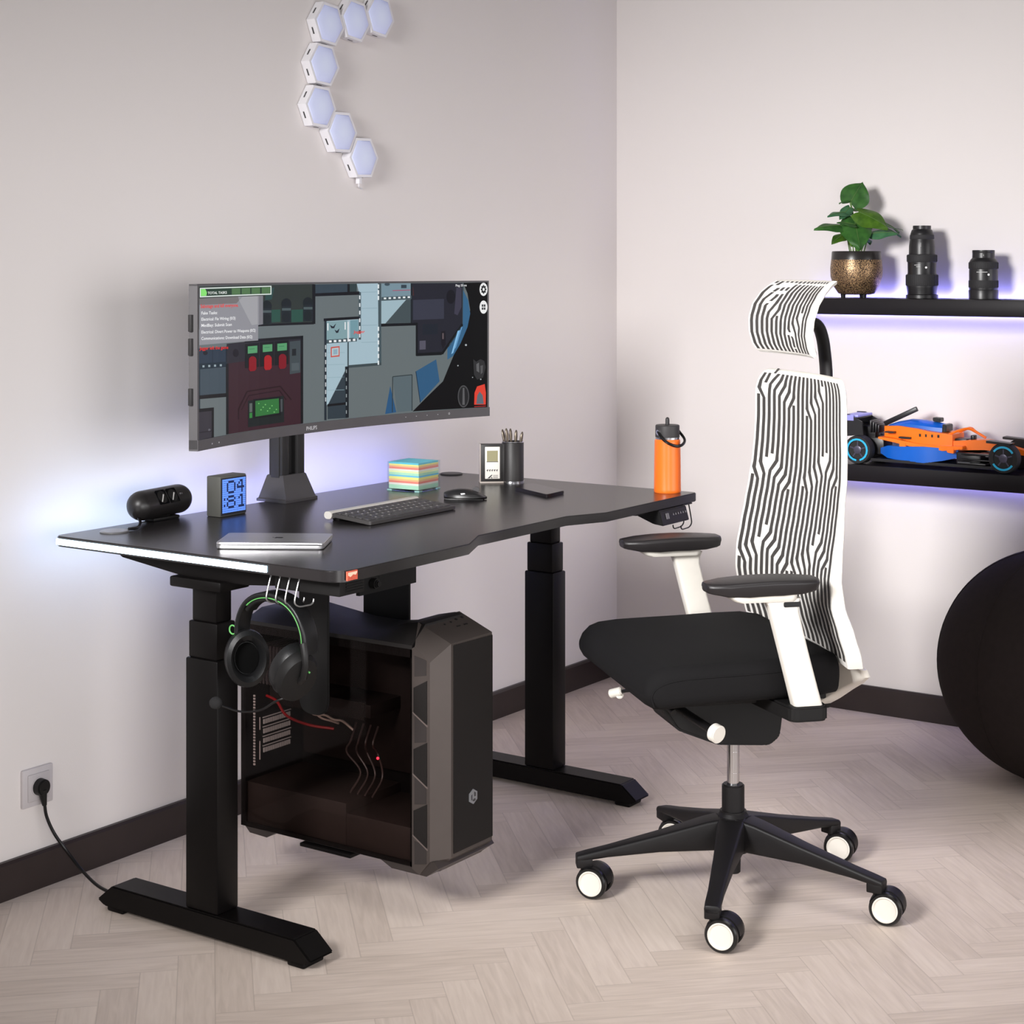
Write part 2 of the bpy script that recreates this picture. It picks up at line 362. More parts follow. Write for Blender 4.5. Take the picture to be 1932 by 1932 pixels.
bm = BM(); box(bm, -2.07, -1.875, -0.622, -0.612, 0.640, 0.742, 0.001); box(bm, -2.005, -1.93, -0.6228, -0.621, 0.668, 0.674); obj('slotted_rail', bm, M_matte, mt)
bm = BM(); cyl(bm, (-2.030, -0.622, 0.662), (-2.030, -0.640, 0.662), 0.011, bev=0.003); cyl(bm, (-2.030, -0.638, 0.662), (-2.030, -0.644, 0.662), 0.006); obj('knob', bm, M_blackp, mt)
# ------------------------------------------------------------------ tower computer
pc = thing('tower_computer', 'black tower computer with a dark glass side hanging under the desk', 'computer', (-1.99, -0.58, 0.10))
M_gun = mat('gunmetal_plastic', (74, 67, 64), 0.38, 0.25, bump=0.05, bscale=500)
M_case = mat('case_black', (24, 22, 22), 0.45)
M_grille = mat('black_mesh_grille', (24, 21, 20), 0.65, spec=0.25, var=0.35, scale=900, bump=0.4, bscale=1500)
PX0, PX1 = -2.100, -1.900
bm = BM()
box(bm, PX0+0.004, PX1, -0.315, -0.309, 0.112, 0.556)                                   # rear
box(bm, PX1-0.003, PX1, -0.785, -0.309, 0.112, 0.556)                                   # far side
box(bm, PX0+0.004, PX1, -0.785, -0.309, 0.110, 0.116)                                   # floor
box(bm, PX0+0.004, PX1, -0.785, -0.309, 0.548, 0.556)                                   # roof
box(bm, PX0+0.002, PX1, -0.7845, -0.779, 0.110, 0.553)                                   # front wall
box(bm, PX0+0.002, PX0+0.006, -0.785, -0.309, 0.536, 0.556); box(bm, PX0+0.002, PX0+0.006, -0.785, -0.309, 0.110, 0.120)
box(bm, PX0+0.002, PX0+0.006, -0.322, -0.309, 0.112, 0.556)
obj('case', bm, M_case, pc)
bm = BM()                                                                               # top cover with the carrying hump
secs = []
for y, z in ((-0.305, 0.566), (-0.33, 0.583), (-0.40, 0.584), (-0.47, 0.576), (-0.55, 0.567), (-0.62, 0.566), (-0.68, 0.574), (-0.72, 0.590), (-0.765, 0.600), (-0.785, 0.598)):
    secs.append([Vector((x, y, q)) for x, q in ((PX0, 0.554), (PX1, 0.554), (PX1, 0.560), (PX1-0.025, z), (PX0+0.045, z), (PX0, 0.562))])
loft(bm, secs); obj('top_cover', bm, mat('top_cover_brown_black', (26, 23, 22), 0.55), pc)
bm = BM(); box(bm, PX0+0.002, PX0+0.006, -0.78, -0.325, 0.5565, 0.5605, 0.001); obj('trim_edge', bm, M_gun, pc)
# front module: a frame with cut corners
SO = [(-0.785, 0.108), (-0.785, 0.556), (-0.792, 0.560), (-0.831, 0.533), (-0.831, 0.130), (-0.803, 0.098)]
SI = [(-0.785, 0.108), (-0.785, 0.585), (-0.768, 0.600), (-0.853, 0.566), (-0.853, 0.130), (-0.825, 0.098)]
SR = [(-0.785, 0.108), (-0.785, 0.578), (-0.773, 0.588), (-0.843, 0.556), (-0.843, 0.130), (-0.815, 0.098)]
bm = BM(); loft(bm, [[Vector((x, a, b)) for a, b in q] for x, q in ((PX0, SO), (PX0+0.042, SI), (PX1-0.014, SI), (PX1, SR))])
fr = obj('front_frame', bm, M_gun, pc, smooth=20)
bm = BM(); prism(bm, [(-2.052, 0.136), (-1.912, 0.136), (-1.912, 0.561), (-2.052, 0.563)], lambda a, b, d: (a, d, b), -0.8545, -0.850, bev=0.0015); obj('mesh_panel', bm, M_grille, pc)
bm = BM(); cyl(bm, (-1.985, -0.8545, 0.238), (-1.985, -0.8565, 0.238), 0.0155, n=6)
lg = obj('emblem', bm, mat('emblem_silver', (176, 178, 182), 0.3, 0.7), pc, label='silver hexagon emblem')
bm = BM(); MF = frame((-1.985, -0.8572, 0.238), (1, 0, 0), (0, 0, 1))
for pts in ([(-0.008, -0.006), (-0.008, 0.004), (-0.005, 0.006), (-0.005, -0.006)], [(-0.003, -0.009), (-0.003, -0.006), (0.004, -0.004), (0.007, -0.007), (0.003, -0.010)], [(0.002, 0.000), (0.002, 0.010), (0.007, 0.007), (0.007, 0.000)]):
    prism(bm, pts, lambda a, b, d: MF @ Vector((a, b, d)), -0.0002, 0.0003)
obj('emblem_mark', bm, M_dgrey, lg)
# vents down the left of the front module
for k, z in enumerate((0.455, 0.330, 0.205)):
    bm = BM(); prism(bm, [(-0.790, z-0.028), (-0.790, z+0.022), (-0.824, z+0.040), (-0.824, z-0.050)], lambda a, b, d: (d, a, b), PX0-0.0016, PX0+0.003)
    obj('side_vent', bm, M_grille, pc)
    bm = BM(); prism(bm, [(-0.789, z-0.030), (-0.7885, z-0.027), (-0.824, z-0.049), (-0.826, z-0.053)], lambda a, b, d: (d, a, b), PX0-0.003, PX0+0.003); obj('vent_lip', bm, mat('lip_grey', (120, 108, 104), 0.3, 0.4), pc)
for z0, z1 in ((0.500, 0.542), (0.365, 0.420), (0.240, 0.295), (0.118, 0.165)):
    bm = BM(); prism(bm, [(-0.792, z0), (-0.792, z1), (-0.822, z1-0.006), (-0.822, z0+0.006)], lambda a, b, d: (d, a, b), PX0-0.0010, PX0+0.003); obj('side_trim', bm, mat('vent_dark_brown', (46, 41, 40), 0.5), pc)

# buttons on the sloping top of the front
MT = frame((-2.03, -0.832, 0.5745), (1, 0, 0), (0, 0.085, 0.034)); bm = BM()
for x, y, r in ((0.028, 0.040, 0.0025), (0.052, 0.042, 0.0025), (0.075, 0.046, 0.0035), (0.098, 0.047, 0.0035)): cyl(bm, MT @ Vector((x, y, -0.001)), MT @ Vector((x, y, 0.0012)), r, n=16)
for x, y in ((0.05, 0.022), (0.075, 0.022)): box(bm, x, x+0.012, y, y+0.003, -0.001, 0.0008, M=MT)
obj('button', bm, M_case, pc)
bm = BM(); prism(bm, [(-0.32, 0.112), (-0.335, 0.098), (-0.385, 0.096), (-0.41, 0.110)], lambda a, b, d: (d, a, b), PX0+0.002, PX1)
obj('foot', bm, mat('foot_brown_black', (52, 46, 44), 0.4), pc)
bm = BM(); prism(bm, [(-0.70, 0.110), (-0.73, 0.097), (-0.82, 0.097), (-0.85, 0.118), (-0.84, 0.130)], lambda a, b, d: (d, a, b), PX0+0.003, PX1-0.002); obj('foot', bm, mat('foot_brown_black', (52, 46, 44), 0.4), pc)
# what stands behind the glass
M_in = mat('interior_black', (46, 42, 42), 0.5)
bm = BM(); box(bm, PX0+0.012, PX1-0.003, -0.60, -0.315, 0.116, 0.205, 0.002); box(bm, PX0+0.012, PX1-0.003, -0.775, -0.60, 0.116, 0.185, 0.002)
obj('power_supply_shroud', bm, mat('shroud', (66, 57, 54), 0.5), pc)
bm = BM(); box(bm, PX1-0.022, PX1-0.012, -0.66, -0.335, 0.235, 0.545, 0.001); obj('motherboard', bm, mat('board_dark', (44, 36, 34), 0.5, var=0.2, scale=60), pc)
bm = BM(); box(bm, PX0+0.075, PX1-0.012, -0.615, -0.325, 0.372, 0.400, 0.002); box(bm, PX0+0.072, PX0+0.080, -0.60, -0.33, 0.366, 0.404, 0.001)
gc = obj('graphics_card', bm, mat('card_dark', (44, 38, 37), 0.4), pc)
bm = BM()
tube(bm, smooth_path([(PX0+0.060, -0.455, 0.372), (PX0+0.055, -0.475, 0.365), (PX0+0.055, -0.505, 0.368), (PX0+0.055, -0.53, 0.362), (PX0+0.055, -0.555, 0.362), (PX0+0.06, -0.58, 0.346)], 6), 0.0028, 8)
tube(bm, smooth_path([(PX0+0.058, -0.47, 0.370), (PX0+0.055, -0.495, 0.360), (PX0+0.055, -0.52, 0.358), (PX0+0.06, -0.54, 0.354)], 6), 0.0024, 8)
obj('heat_pipe', bm, mat('pipe_nickel', (240, 222, 208), 0.3, 0.6), gc)
bm = BM(); tube(bm, smooth_path([(PX0+0.05, -0.34, 0.388), (PX0+0.05, -0.37, 0.380), (PX0+0.05, -0.40, 0.352), (PX0+0.055, -0.46, 0.340), (PX0+0.09, -0.50, 0.33)], 6), 0.003, 8); obj('cable', bm, mat('red_wire', (190, 20, 30), 0.4), pc, label='red power cable')
bm = BM(); M_slot = mat('lit_slot_white', (236, 234, 232), 0.5)  # pale colour paints the light showing through the slot cover holes
for k in range(4):
    z = 0.256+k*0.021
    for q in range(12): box(bm, PX0+0.064+q*0.0075, PX0+0.0688+q*0.0075, -0.3195, -0.317, z, z+0.010)
    box(bm, PX0+0.062, PX0+0.154, -0.3195, -0.317, z+0.0135, z+0.0155)
obj('lit_slot_cover', bm, M_slot, pc, smooth=0)
bm = BM()
for q in range(24): box(bm, PX0+0.0065, PX0+0.0085, -0.346, -0.341, 0.245+q*0.0065, 0.249+q*0.0065)
box(bm, PX0+0.0065, PX0+0.008, -0.361, -0.359, 0.325, 0.352); box(bm, PX0+0.0065, PX0+0.008, -0.361, -0.359, 0.260, 0.300)
obj('lit_perforation', bm, mat('lit_pin_hole_white', (236, 230, 226), 0.5), pc, smooth=0)  # wall light behind the pin holes, painted as pale dots and slits
bm = BM(); box(bm, PX0+0.03, PX0+0.12, -0.43, -0.335, 0.425, 0.50, 0.003); 
for k in range(9): box(bm, PX0+0.026, PX0+0.124, -0.425+k*0.010, -0.421+k*0.010, 0.42, 0.505)
obj('processor_cooler', bm, mat('cooler_dark', (84, 78, 80), 0.4, 0.2), pc)
bm = BM(); box(bm, PX0+0.028, PX0+0.030, -0.50, -0.47, 0.475, 0.495); box(bm, PX0+0.028, PX0+0.030, -0.49, -0.475, 0.462, 0.480); 
prism(bm, [(-0.445, 0.402), (-0.505, 0.402), (-0.475, 0.412), (-0.470, 0.440), (-0.455, 0.420)], lambda a, b, d: (d, a, b), PX0+0.028, PX0+0.030); obj('painted_reflection', bm, mat('reflection_grey', (220, 220, 234), 0.4), pc)  # pale flat shapes painting a reflection in the side glass
for zc in (0.27, 0.40, 0.49):
    bm = BM(); ring = [(0.5*0.11*math.cos(2*PI*k/32), 0.5*0.11*math.sin(2*PI*k/32)) for k in range(32)]
    tube(bm, [(-1.995+a, -0.772, zc+b) for a, b in ring], 0.004, 8, closed=True); cyl(bm, (-1.995, -0.779, zc), (-1.995, -0.766, zc), 0.018)
    for k in range(7):
        a = 2*PI*k/7; prism(bm, [(math.cos(a)*0.016, math.sin(a)*0.016), (math.cos(a+0.5)*0.016, math.sin(a+0.5)*0.016), (math.cos(a+0.8)*0.051, math.sin(a+0.8)*0.051), (math.cos(a+0.15)*0.051, math.sin(a+0.15)*0.051)], lambda p, q, d: (-1.995+p, d, zc+q), -0.775, -0.772)
    obj('fan', bm, M_in, pc)
bm = BM(); sphere(bm, (PX0+0.05, -0.655, 0.300), 0.003, n=10); obj('status_light', bm, mat('red_light', (255, 60, 70), 0.4, emit=(255, 40, 60), es=6.0), pc, label='tiny red status light')
bm = BM()
for k in range(4):
    y = -0.58-0.02*k; tube(bm, smooth_path([(PX0+0.07, y, 0.36), (PX0+0.04, y-0.01, 0.33), (PX0+0.05+0.01*k, y+0.01, 0.30), (PX0+0.06, y-0.02, 0.26), (PX0+0.05, y, 0.215)], 6), 0.0022, 6)
obj('cable', bm, mat('cable_dark', (78, 66, 64), 0.4), pc)
# tinted glass panel
gm = bpy.data.materials.new('smoked_glass'); gm.use_nodes = True; nt = gm.node_tree; nt.nodes.remove(nt.nodes['Principled BSDF'])
tr = nt.nodes.new('ShaderNodeBsdfTransparent'); tr.inputs[0].default_value = (0.72, 0.68, 0.67, 1)
gl = nt.nodes.new('ShaderNodeBsdfGlossy'); gl.inputs['Roughness'].default_value = 0.03; gl.inputs[0].default_value = (0.9, 0.9, 0.9, 1)
lw = nt.nodes.new('ShaderNodeLayerWeight'); pw = nt.nodes.new('ShaderNodeMath'); pw.operation = 'POWER'; pw.inputs[1].default_value = 4.0; nt.links.new(lw.outputs['Facing'], pw.inputs[0])
fz = nt.nodes.new('ShaderNodeMath'); fz.operation = 'MULTIPLY_ADD'; fz.inputs[1].default_value = 0.6; fz.inputs[2].default_value = 0.004; nt.links.new(pw.outputs[0], fz.inputs[0])
ms = nt.nodes.new('ShaderNodeMixShader'); nt.links.new(fz.outputs[0], ms.inputs[0]); nt.links.new(tr.outputs[0], ms.inputs[1]); nt.links.new(gl.outputs[0], ms.inputs[2])
nt.links.new(ms.outputs[0], nt.nodes['Material Output'].inputs[0])
bm = BM(); box(bm, PX0-0.0005, PX0+0.002, -0.784, -0.312, 0.112, 0.553); obj('glass_panel', bm, gm, pc, smooth=0)

# ------------------------------------------------------------------ headset hanging on the wire hook
HX = -2.408
hs = thing('gaming_headset', 'black gaming headset with green trim and a boom microphone hanging below the desk edge', 'headset', (HX, -0.69, 0.71))
M_pad = mat('black_leatherette', (19, 19, 20), 0.4, spec=0.4, bump=0.2, bscale=400); M_green = mat('lime_green', (96, 170, 92), 0.45)
band = smooth_path([(HX, -0.606, 0.600), (HX, -0.607, 0.640), (HX, -0.622, 0.675), (HX, -0.650, 0.697), (HX, -0.690, 0.705), (HX, -0.730, 0.697), (HX, -0.760, 0.675), (HX, -0.778, 0.640), (HX, -0.781, 0.600)], 6)
def bandloft(rad, w, thk, pts):
    bm = BM(); secs = []; c = Vector((HX, -0.692, 0.615))
    for i, p in enumerate(pts):
        d = (pts[min(i+1, len(pts)-1)]-pts[max(i-1, 0)]).normalized(); nrm = Vector((1, 0, 0)).cross(d).normalized()
        if nrm.dot(p-c) < 0: nrm = -nrm
        secs.append([p+Vector((a, 0, 0))+nrm*(b+rad) for a, b in rrect(w, thk, thk*0.45, 3)])
    loft(bm, secs); return bm
hb = obj('headband', bandloft(0, 0.040, 0.010, band), M_pad, hs)
obj('inner_trim', bandloft(-0.0058, 0.037, 0.0018, band[14:]), M_green, hb, label='lime green trim inside the headband')
obj('band_cushion', bandloft(-0.0092, 0.030, 0.010, band[12:]), M_matte, hb)
def cup(c, rz, tilt, name):
    M = Matrix.Translation(c) @ Matrix.Rotation(rz, 4, 'Z') @ Matrix.Rotation(tilt, 4, 'X')      # local +Y: outwards, away from the other ear
    P = lambda prof: [[M @ Vector((a, y, b)) for a, b in [(sx*s*math.cos(2*PI*k/32)*0.043, s*math.sin(2*PI*k/32)*0.056) for k in range(32) for sx in (1,)]] for s, y in prof]
    bm = BM(); loft(bm, P([(0.80, -0.004), (0.93, 0.000), (0.95, 0.012), (0.85, 0.022), (0.50, 0.026), (0.02, 0.0265)])); o = obj('ear_cup', bm, M_matte, hs)
    bm = BM(); loft(bm, P([(0.55, -0.008), (0.62, -0.022), (0.80, -0.030), (0.97, -0.024), (1.0, -0.010), (0.92, 0.0)])); obj('ear_cushion', bm, M_pad, o)
    bm = BM(); loft(bm, P([(0.54, -0.0075), (0.54, -0.0105), (0.02, -0.0106)])); obj('ear_lining', bm, mat('ear_cloth', (8, 8, 8), 0.95, spec=0.08), o)
    bm = BM(); tube(bm, [M @ Vector((0.0, 0.024, 0.0)), M @ Vector((0, 0.033, 0.015)), M @ Vector((0, 0.030, 0.040)), M @ Vector((0, 0.018, 0.058)), M @ Vector((0, 0.004, 0.072))], 0.007, 10); obj('yoke', bm, M_blackp, o)
    return M
ML = cup(Vector((HX, -0.616, 0.573)), math.radians(-36), math.radians(-6), 'left')
MR = cup(Vector((HX-0.012, -0.752, 0.562)), math.radians(160), math.radians(-26), 'right')
bm = BM(); tube(bm, smooth_path([MR @ Vector((-0.01, 0.010, -0.046)), (HX-0.014, -0.712, 0.506), (HX-0.022, -0.675, 0.484), (HX-0.030, -0.63, 0.476), (HX-0.036, -0.588, 0.482)], 8), 0.0022, 8); bo = obj('microphone_boom', bm, M_rubber, hs)
bm = BM(); sphere(bm, (HX-0.038, -0.572, 0.486), 0.012, 1, 1.1, 1.0, 20); obj('microphone_foam', bm, mat('foam', (30, 29, 30), 0.95, bump=0.6, bscale=500), bo)
bm = BM(); pr = [(HX-0.018, -0.598+0.0085*math.cos(2*PI*k/24), 0.628+0.0085*math.sin(2*PI*k/24)) for k in range(24)]
tube(bm, pr, 0.0016, 8, closed=True); obj('cable_ring', bm, M_green, hs, label='lime green wire loop')
bm = BM(); tube(bm, smooth_path([(HX-0.02, -0.772, 0.588), (HX-0.022, -0.782, 0.578), (HX-0.02, -0.798, 0.571)], 5), 0.0018, 8); tube(bm, [(HX-0.02, -0.768, 0.576), (HX-0.022, -0.780, 0.580)], 0.0016, 8); obj('cable_loop', bm, M_green, hs, label='lime green wire')
# what the screen shows: (layer, colour, outline as position along the screen in m and 0..1 up)
SC_COL = [(101,110,112),(44,52,48),(12,16,20),(38,78,66),(48,92,70),(18,28,30),(26,36,40),(74,88,90),(20,30,32),(40,70,68),(52,66,76),(46,62,64),(163,187,198),(66,82,88),(60,72,76),(225,232,235),(230,236,238),(140,165,176),(118,142,154),(170,70,100),(60,75,85),(50,64,74),(158,182,192),(66,78,82),(28,34,40),(128,158,164),(112,150,160),(30,36,46),(235,238,240),(215,220,222),(34,44,52),(200,206,210),(46,58,66),(20,28,34),(150,160,164),(146,172,182),(196,84,72),(178,196,202),(140,170,186),(54,30,38),(38,38,46),(74,74,86),(18,18,26),(14,20,22),(84,152,104),(60,120,84),(132,14,26),(166,26,30),(122,14,28),(62,72,76),(26,32,36),(90,98,102),(78,88,92),(34,14,20),(22,32,32),(46,112,56),(120,190,110),(90,100,96),(50,130,60),(70,76,80),(36,52,68),(24,40,54),(14,20,30),(62,76,86),(20,40,52),(150,166,172),(20,30,38),(50,48,56),(30,30,36),(96,96,104),(34,35,45),(54,56,70),(60,58,74),(20,20,28),(56,52,64),(28,34,44),(84,82,96),(30,30,40),(24,22,30),(96,84,88),(66,40,42),(3,4,6),(52,98,134),(60,72,78),(132,186,226),(104,158,204),(46,88,124),(40,84,124),(24,44,62),(88,102,108),(44,54,58),(170,176,180),(222,232,226),(46,66,54),(80,116,74),(134,226,112),(142,142,148),(122,122,128),(160,160,164),(116,112,112),(240,240,240),(30,32,34),(60,62,66),(46,46,48),(96,96,98),(84,84,86),(74,74,76),(34,34,36),(92,92,94),(224,66,50),(96,106,116),(150,40,40)]
SC = [
(0,0,[(-.5235,1),(.5235,1),(.5224,0),(-.5235,0)]),
(1,1,[(-.5235,.9969),(-.0692,.9991),(-.0704,.7124),(-.2858,.7135),(-.5235,.7187)]),
(2,2,[(-.2858,.7287),(-.0704,.7248),(-.0704,.7087),(-.2858,.7135)]),
(2,2,[(-.0767,.9978),(-.0654,.9976),(-.0654,.7109),(-.0767,.7117)]),
(2,3,[(-.2428,.8239),(-.1971,.8247),(-.1971,.737),(-.2428,.7371)]),
(2,3,[(-.155,.819),(-.1116,.8198),(-.1116,.7307),(-.155,.7308)]),
(2,4,[(-.1518,.7946),(-.1186,.7947),(-.1186,.7384),(-.1518,.7389)]),
(3,5,[(-.2297,.8495),(-.2307,.837),(-.2334,.8259),(-.2378,.8171),(-.2433,.8118),(-.2494,.8102),(-.2555,.8123),(-.261,.8184),(-.2654,.8276),(-.2682,.8388),(-.2692,.8515),(-.2682,.8639),(-.2654,.8748),(-.261,.8835),(-.2555,.8889),(-.2494,.8908),(-.2433,.8884),(-.2378,.8825),(-.2334,.8733),(-.2307,.8618)]),
(3,6,[(-.2679,.8512),(-.231,.8494),(-.231,.7208),(-.2679,.7237)]),
(4,7,[(-.2665,.823),(-.2323,.8209),(-.2323,.8042),(-.2665,.8062)]),
(4,8,[(-.2336,.7604),(-.2344,.7486),(-.2366,.7381),(-.2401,.73),(-.2445,.7249),(-.2494,.7233),(-.2543,.7257),(-.2587,.7313),(-.2622,.7399),(-.2645,.7507),(-.2652,.7625),(-.2645,.7743),(-.2622,.7846),(-.2587,.7927),(-.2543,.7977),(-.2494,.7993),(-.2445,.7972),(-.2401,.7917),(-.2366,.783),(-.2344,.7722)]),
(3,5,[(-.155,.8602),(-.156,.8475),(-.1587,.836),(-.163,.8273),(-.1684,.8217),(-.1744,.82),(-.1804,.8224),(-.1858,.8286),(-.1901,.8378),(-.1929,.8493),(-.1938,.8619),(-.1929,.8747),(-.1901,.8858),(-.1858,.8946),(-.1804,.9002),(-.1744,.9021),(-.1684,.8997),(-.163,.8939),(-.1587,.8843),(-.156,.8729)]),
(3,6,[(-.1925,.862),(-.1563,.8602),(-.1563,.7295),(-.1925,.7321)]),
(4,7,[(-.1912,.8329),(-.1576,.8314),(-.1576,.8144),(-.1912,.8161)]),
(4,8,[(-.1589,.7697),(-.1597,.7577),(-.1619,.7471),(-.1653,.7387),(-.1696,.7337),(-.1744,.7321),(-.1792,.7345),(-.1835,.74),(-.1869,.7489),(-.1892,.7598),(-.1899,.7715),(-.1892,.7836),(-.1869,.7942),(-.1835,.8023),(-.1792,.8076),(-.1744,.8092),(-.1696,.8071),(-.1653,.8013),(-.1619,.7926),(-.1597,.7815)]),
(3,5,[(-.0742,.8639),(-.0751,.8509),(-.0778,.8394),(-.082,.8304),(-.0873,.8248),(-.0932,.8232),(-.099,.8253),(-.1043,.8314),(-.1086,.8409),(-.1113,.8527),(-.1122,.8656),(-.1113,.8783),(-.1086,.8898),(-.1043,.8988),(-.099,.9045),(-.0932,.9064),(-.0873,.904),(-.082,.8978),(-.0778,.8886),(-.0751,.8769)]),
(3,6,[(-.1109,.8653),(-.0755,.8639),(-.0755,.7312),(-.1109,.7335)]),
(4,7,[(-.1097,.836),(-.0767,.8345),(-.0767,.8172),(-.1097,.8189)]),
(4,8,[(-.078,.772),(-.0787,.7599),(-.0809,.7491),(-.0842,.7404),(-.0885,.7351),(-.0932,.7338),(-.0979,.7359),(-.1021,.7417),(-.1055,.7506),(-.1076,.7617),(-.1084,.7738),(-.1076,.7859),(-.1055,.7964),(-.1021,.8051),(-.0979,.8104),(-.0932,.812),(-.0885,.8099),(-.0842,.8041),(-.0809,.7952),(-.0787,.784)]),
(3,9,[(-.2527,.9692),(-.2199,.9801),(-.2297,.8969),(-.256,.8923)]),
(1,10,[(-.0654,.9963),(.0517,.9971),(.0517,.9341),(-.0654,.9274)]),
(1,11,[(.0584,.9968),(.0851,.9977),(.0851,.9406),(.0584,.9363)]),
(2,2,[(-.0654,.9323),(.0948,.9404),(.0948,.9151),(-.0654,.9104)]),
(2,2,[(.0511,.9971),(.0596,.9968),(.0596,.9289),(.0511,.9292)]),
(2,2,[(-.0347,.7481),(.096,.7541),(.096,.735),(-.0347,.7283)]),
(1,12,[(.0851,.9977),(.1606,.9989),(.1606,.6967),(.1642,.3924),(.0559,.3876),(.0559,.7224),(.0923,.7263),(.0923,.9354)]),
(2,13,[(.0911,.9354),(.0996,.9352),(.0996,.5802),(.0911,.5807)]),
(2,13,[(.1594,.9992),(.1701,.999),(.1713,.3815),(.1618,.3825)]),
(2,14,[(.0547,.3953),(.1713,.3993),(.1713,.379),(.0547,.3752)]),
(3,15,[(.0929,.9101),(.0972,.9099),(.0972,.8821),(.0929,.8824)]),
(3,15,[(.0929,.8531),(.0972,.8528),(.0972,.8251),(.0929,.8253)]),
(3,15,[(.0929,.796),(.0972,.7958),(.0972,.768),(.0929,.7683)]),
(3,15,[(.0929,.739),(.0972,.7387),(.0972,.711),(.0929,.7112)]),
(3,15,[(.0929,.6819),(.0972,.6817),(.0972,.6539),(.0929,.6542)]),
(3,15,[(.0929,.6252),(.0972,.6246),(.0972,.5969),(.0929,.5971)]),
(3,16,[(.1582,.9915),(.163,.9913),(.163,.9605),(.1582,.9607)]),
(3,16,[(.1582,.9478),(.163,.9478),(.163,.917),(.1582,.9173)]),
(3,16,[(.1582,.9043),(.163,.9041),(.163,.8733),(.1582,.8735)]),
(3,16,[(.1582,.6711),(.163,.6709),(.163,.6401),(.1582,.6403)]),
(3,16,[(.1582,.62),(.163,.6194),(.163,.5889),(.1582,.5892)]),
(3,16,[(.1582,.5688),(.163,.5683),(.163,.5375),(.1582,.538)]),
(3,16,[(.1582,.5174),(.163,.5172),(.163,.4863),(.1582,.4866)]),
(3,16,[(.1582,.4662),(.163,.4657),(.163,.4349),(.1582,.4354)]),
(3,16,[(.1582,.4151),(.163,.4146),(.163,.3838),(.1582,.3843)]),
(2,17,[(.1008,.9352),(.157,.9364),(.157,.9324),(.1008,.9315)]),
(2,17,[(.1008,.8146),(.157,.8147),(.157,.8107),(.1008,.8109)]),
(2,17,[(.1008,.6879),(.157,.6865),(.157,.6825),(.1008,.6842)]),
(2,17,[(.1008,.5608),(.157,.5583),(.157,.5546),(.1008,.5571)]),
(1,18,[(.1713,.9978),(.2752,.9975),(.2752,.8917),(.1713,.8795)]),
(2,19,[(.2101,.9455),(.2712,.9483),(.2712,.943),(.2101,.9403)]),
(2,20,[(.2008,.9907),(.2003,.9873),(.199,.9839),(.1969,.9814),(.1943,.9798),(.1913,.9792),(.1884,.9801),(.1858,.9816),(.1837,.9844),(.1824,.9874),(.1819,.9911),(.1824,.9945),(.1837,.9979),(.1858,1),(.1884,1),(.1913,1),(.1943,1),(.1969,1),(.199,.9977),(.2003,.9944)]),
(2,21,[(.2393,.9864),(.2579,.986),(.2579,.9601),(.2393,.9603)]),
(2,13,[(.1713,.8949),(.2752,.9022),(.2752,.876),(.1713,.8666)]),
(3,16,[(.1795,.8907),(.1878,.8905),(.1878,.8779),(.1795,.8781)]),
(3,16,[(.1961,.8921),(.2043,.8919),(.2043,.879),(.1961,.8792)]),
(3,16,[(.2125,.8935),(.2207,.8933),(.2207,.8804),(.2125,.8806)]),
(3,16,[(.2289,.8946),(.237,.8944),(.237,.8815),(.2289,.8817)]),
(3,16,[(.2452,.896),(.2533,.8958),(.2533,.8829),(.2452,.8831)]),
(3,16,[(.2614,.8974),(.2695,.8972),(.2695,.8843),(.2614,.8845)]),
(1,22,[(.1713,.8666),(.2567,.8715),(.1855,.6952),(.1713,.6947)]),
(1,23,[(.2567,.8715),(.2741,.8736),(.2741,.6934),(.1855,.6912)]),
(2,2,[(.1701,.6922),(.2948,.6924),(.2948,.6712),(.1701,.6716)]),
(2,24,[(.2718,.9975),(.2787,.9975),(.2787,.6894),(.2718,.6896)]),
(1,12,[(-.0241,.7276),(.0911,.7328),(.0911,.5807),(.0535,.5715),(.0535,.3953),(-.0192,.1165),(-.0241,.1148)]),
(2,25,[(-.0241,.7251),(.0511,.7276),(.0511,.5918),(-.0241,.5913)]),
(2,26,[(.0608,.7271),(.0899,.7291),(.0899,.5912),(.0608,.5886)]),
(3,27,[(-.0129,.6996),(-.0006,.6862),(.0106,.7104),(.0032,.6736),(-.0067,.6743)]),
(3,27,[(.0044,.6634),(.013,.6527),(.0229,.672),(.018,.6398),(.0106,.6378)]),
(3,28,[(-.0216,.7128),(-.0179,.7125),(-.0179,.659),(-.0216,.6593)]),
(3,28,[(.0413,.7158),(.0449,.7155),(.0449,.6603),(.0413,.6605)]),
(3,29,[(.0511,.7165),(.0559,.7163),(.0559,.5712),(.0511,.5718)]),
(2,13,[(-.0241,.5938),(.0851,.5967),(.0851,.5686),(-.0241,.5638)]),
(3,28,[(-.0154,.5868),(-.0061,.5857),(-.0061,.5709),(-.0154,.5716)]),
(3,28,[(.0019,.5871),(.0112,.5863),(.0112,.5711),(.0019,.5719)]),
(3,28,[(.0192,.5873),(.0284,.5865),(.0284,.5714),(.0192,.5722)]),
(3,28,[(.0364,.5876),(.0456,.5868),(.0456,.5717),(.0364,.5728)]),
(3,28,[(.0535,.5882),(.0626,.5874),(.0626,.5723),(.0535,.573)]),
(3,28,[(.0705,.5887),(.0796,.588),(.0796,.5725),(.0705,.5733)]),
(2,30,[(-.0328,.7457),(-.0241,.7452),(-.0241,.0054),(-.0328,.0074)]),
(3,31,[(-.0297,.5544),(-.026,.5542),(-.026,.5245),(-.0297,.5248)]),
(3,31,[(-.0297,.5),(-.026,.4995),(-.026,.4698),(-.0297,.4704)]),
(3,31,[(-.0297,.4453),(-.026,.4451),(-.026,.4151),(-.0297,.4157)]),
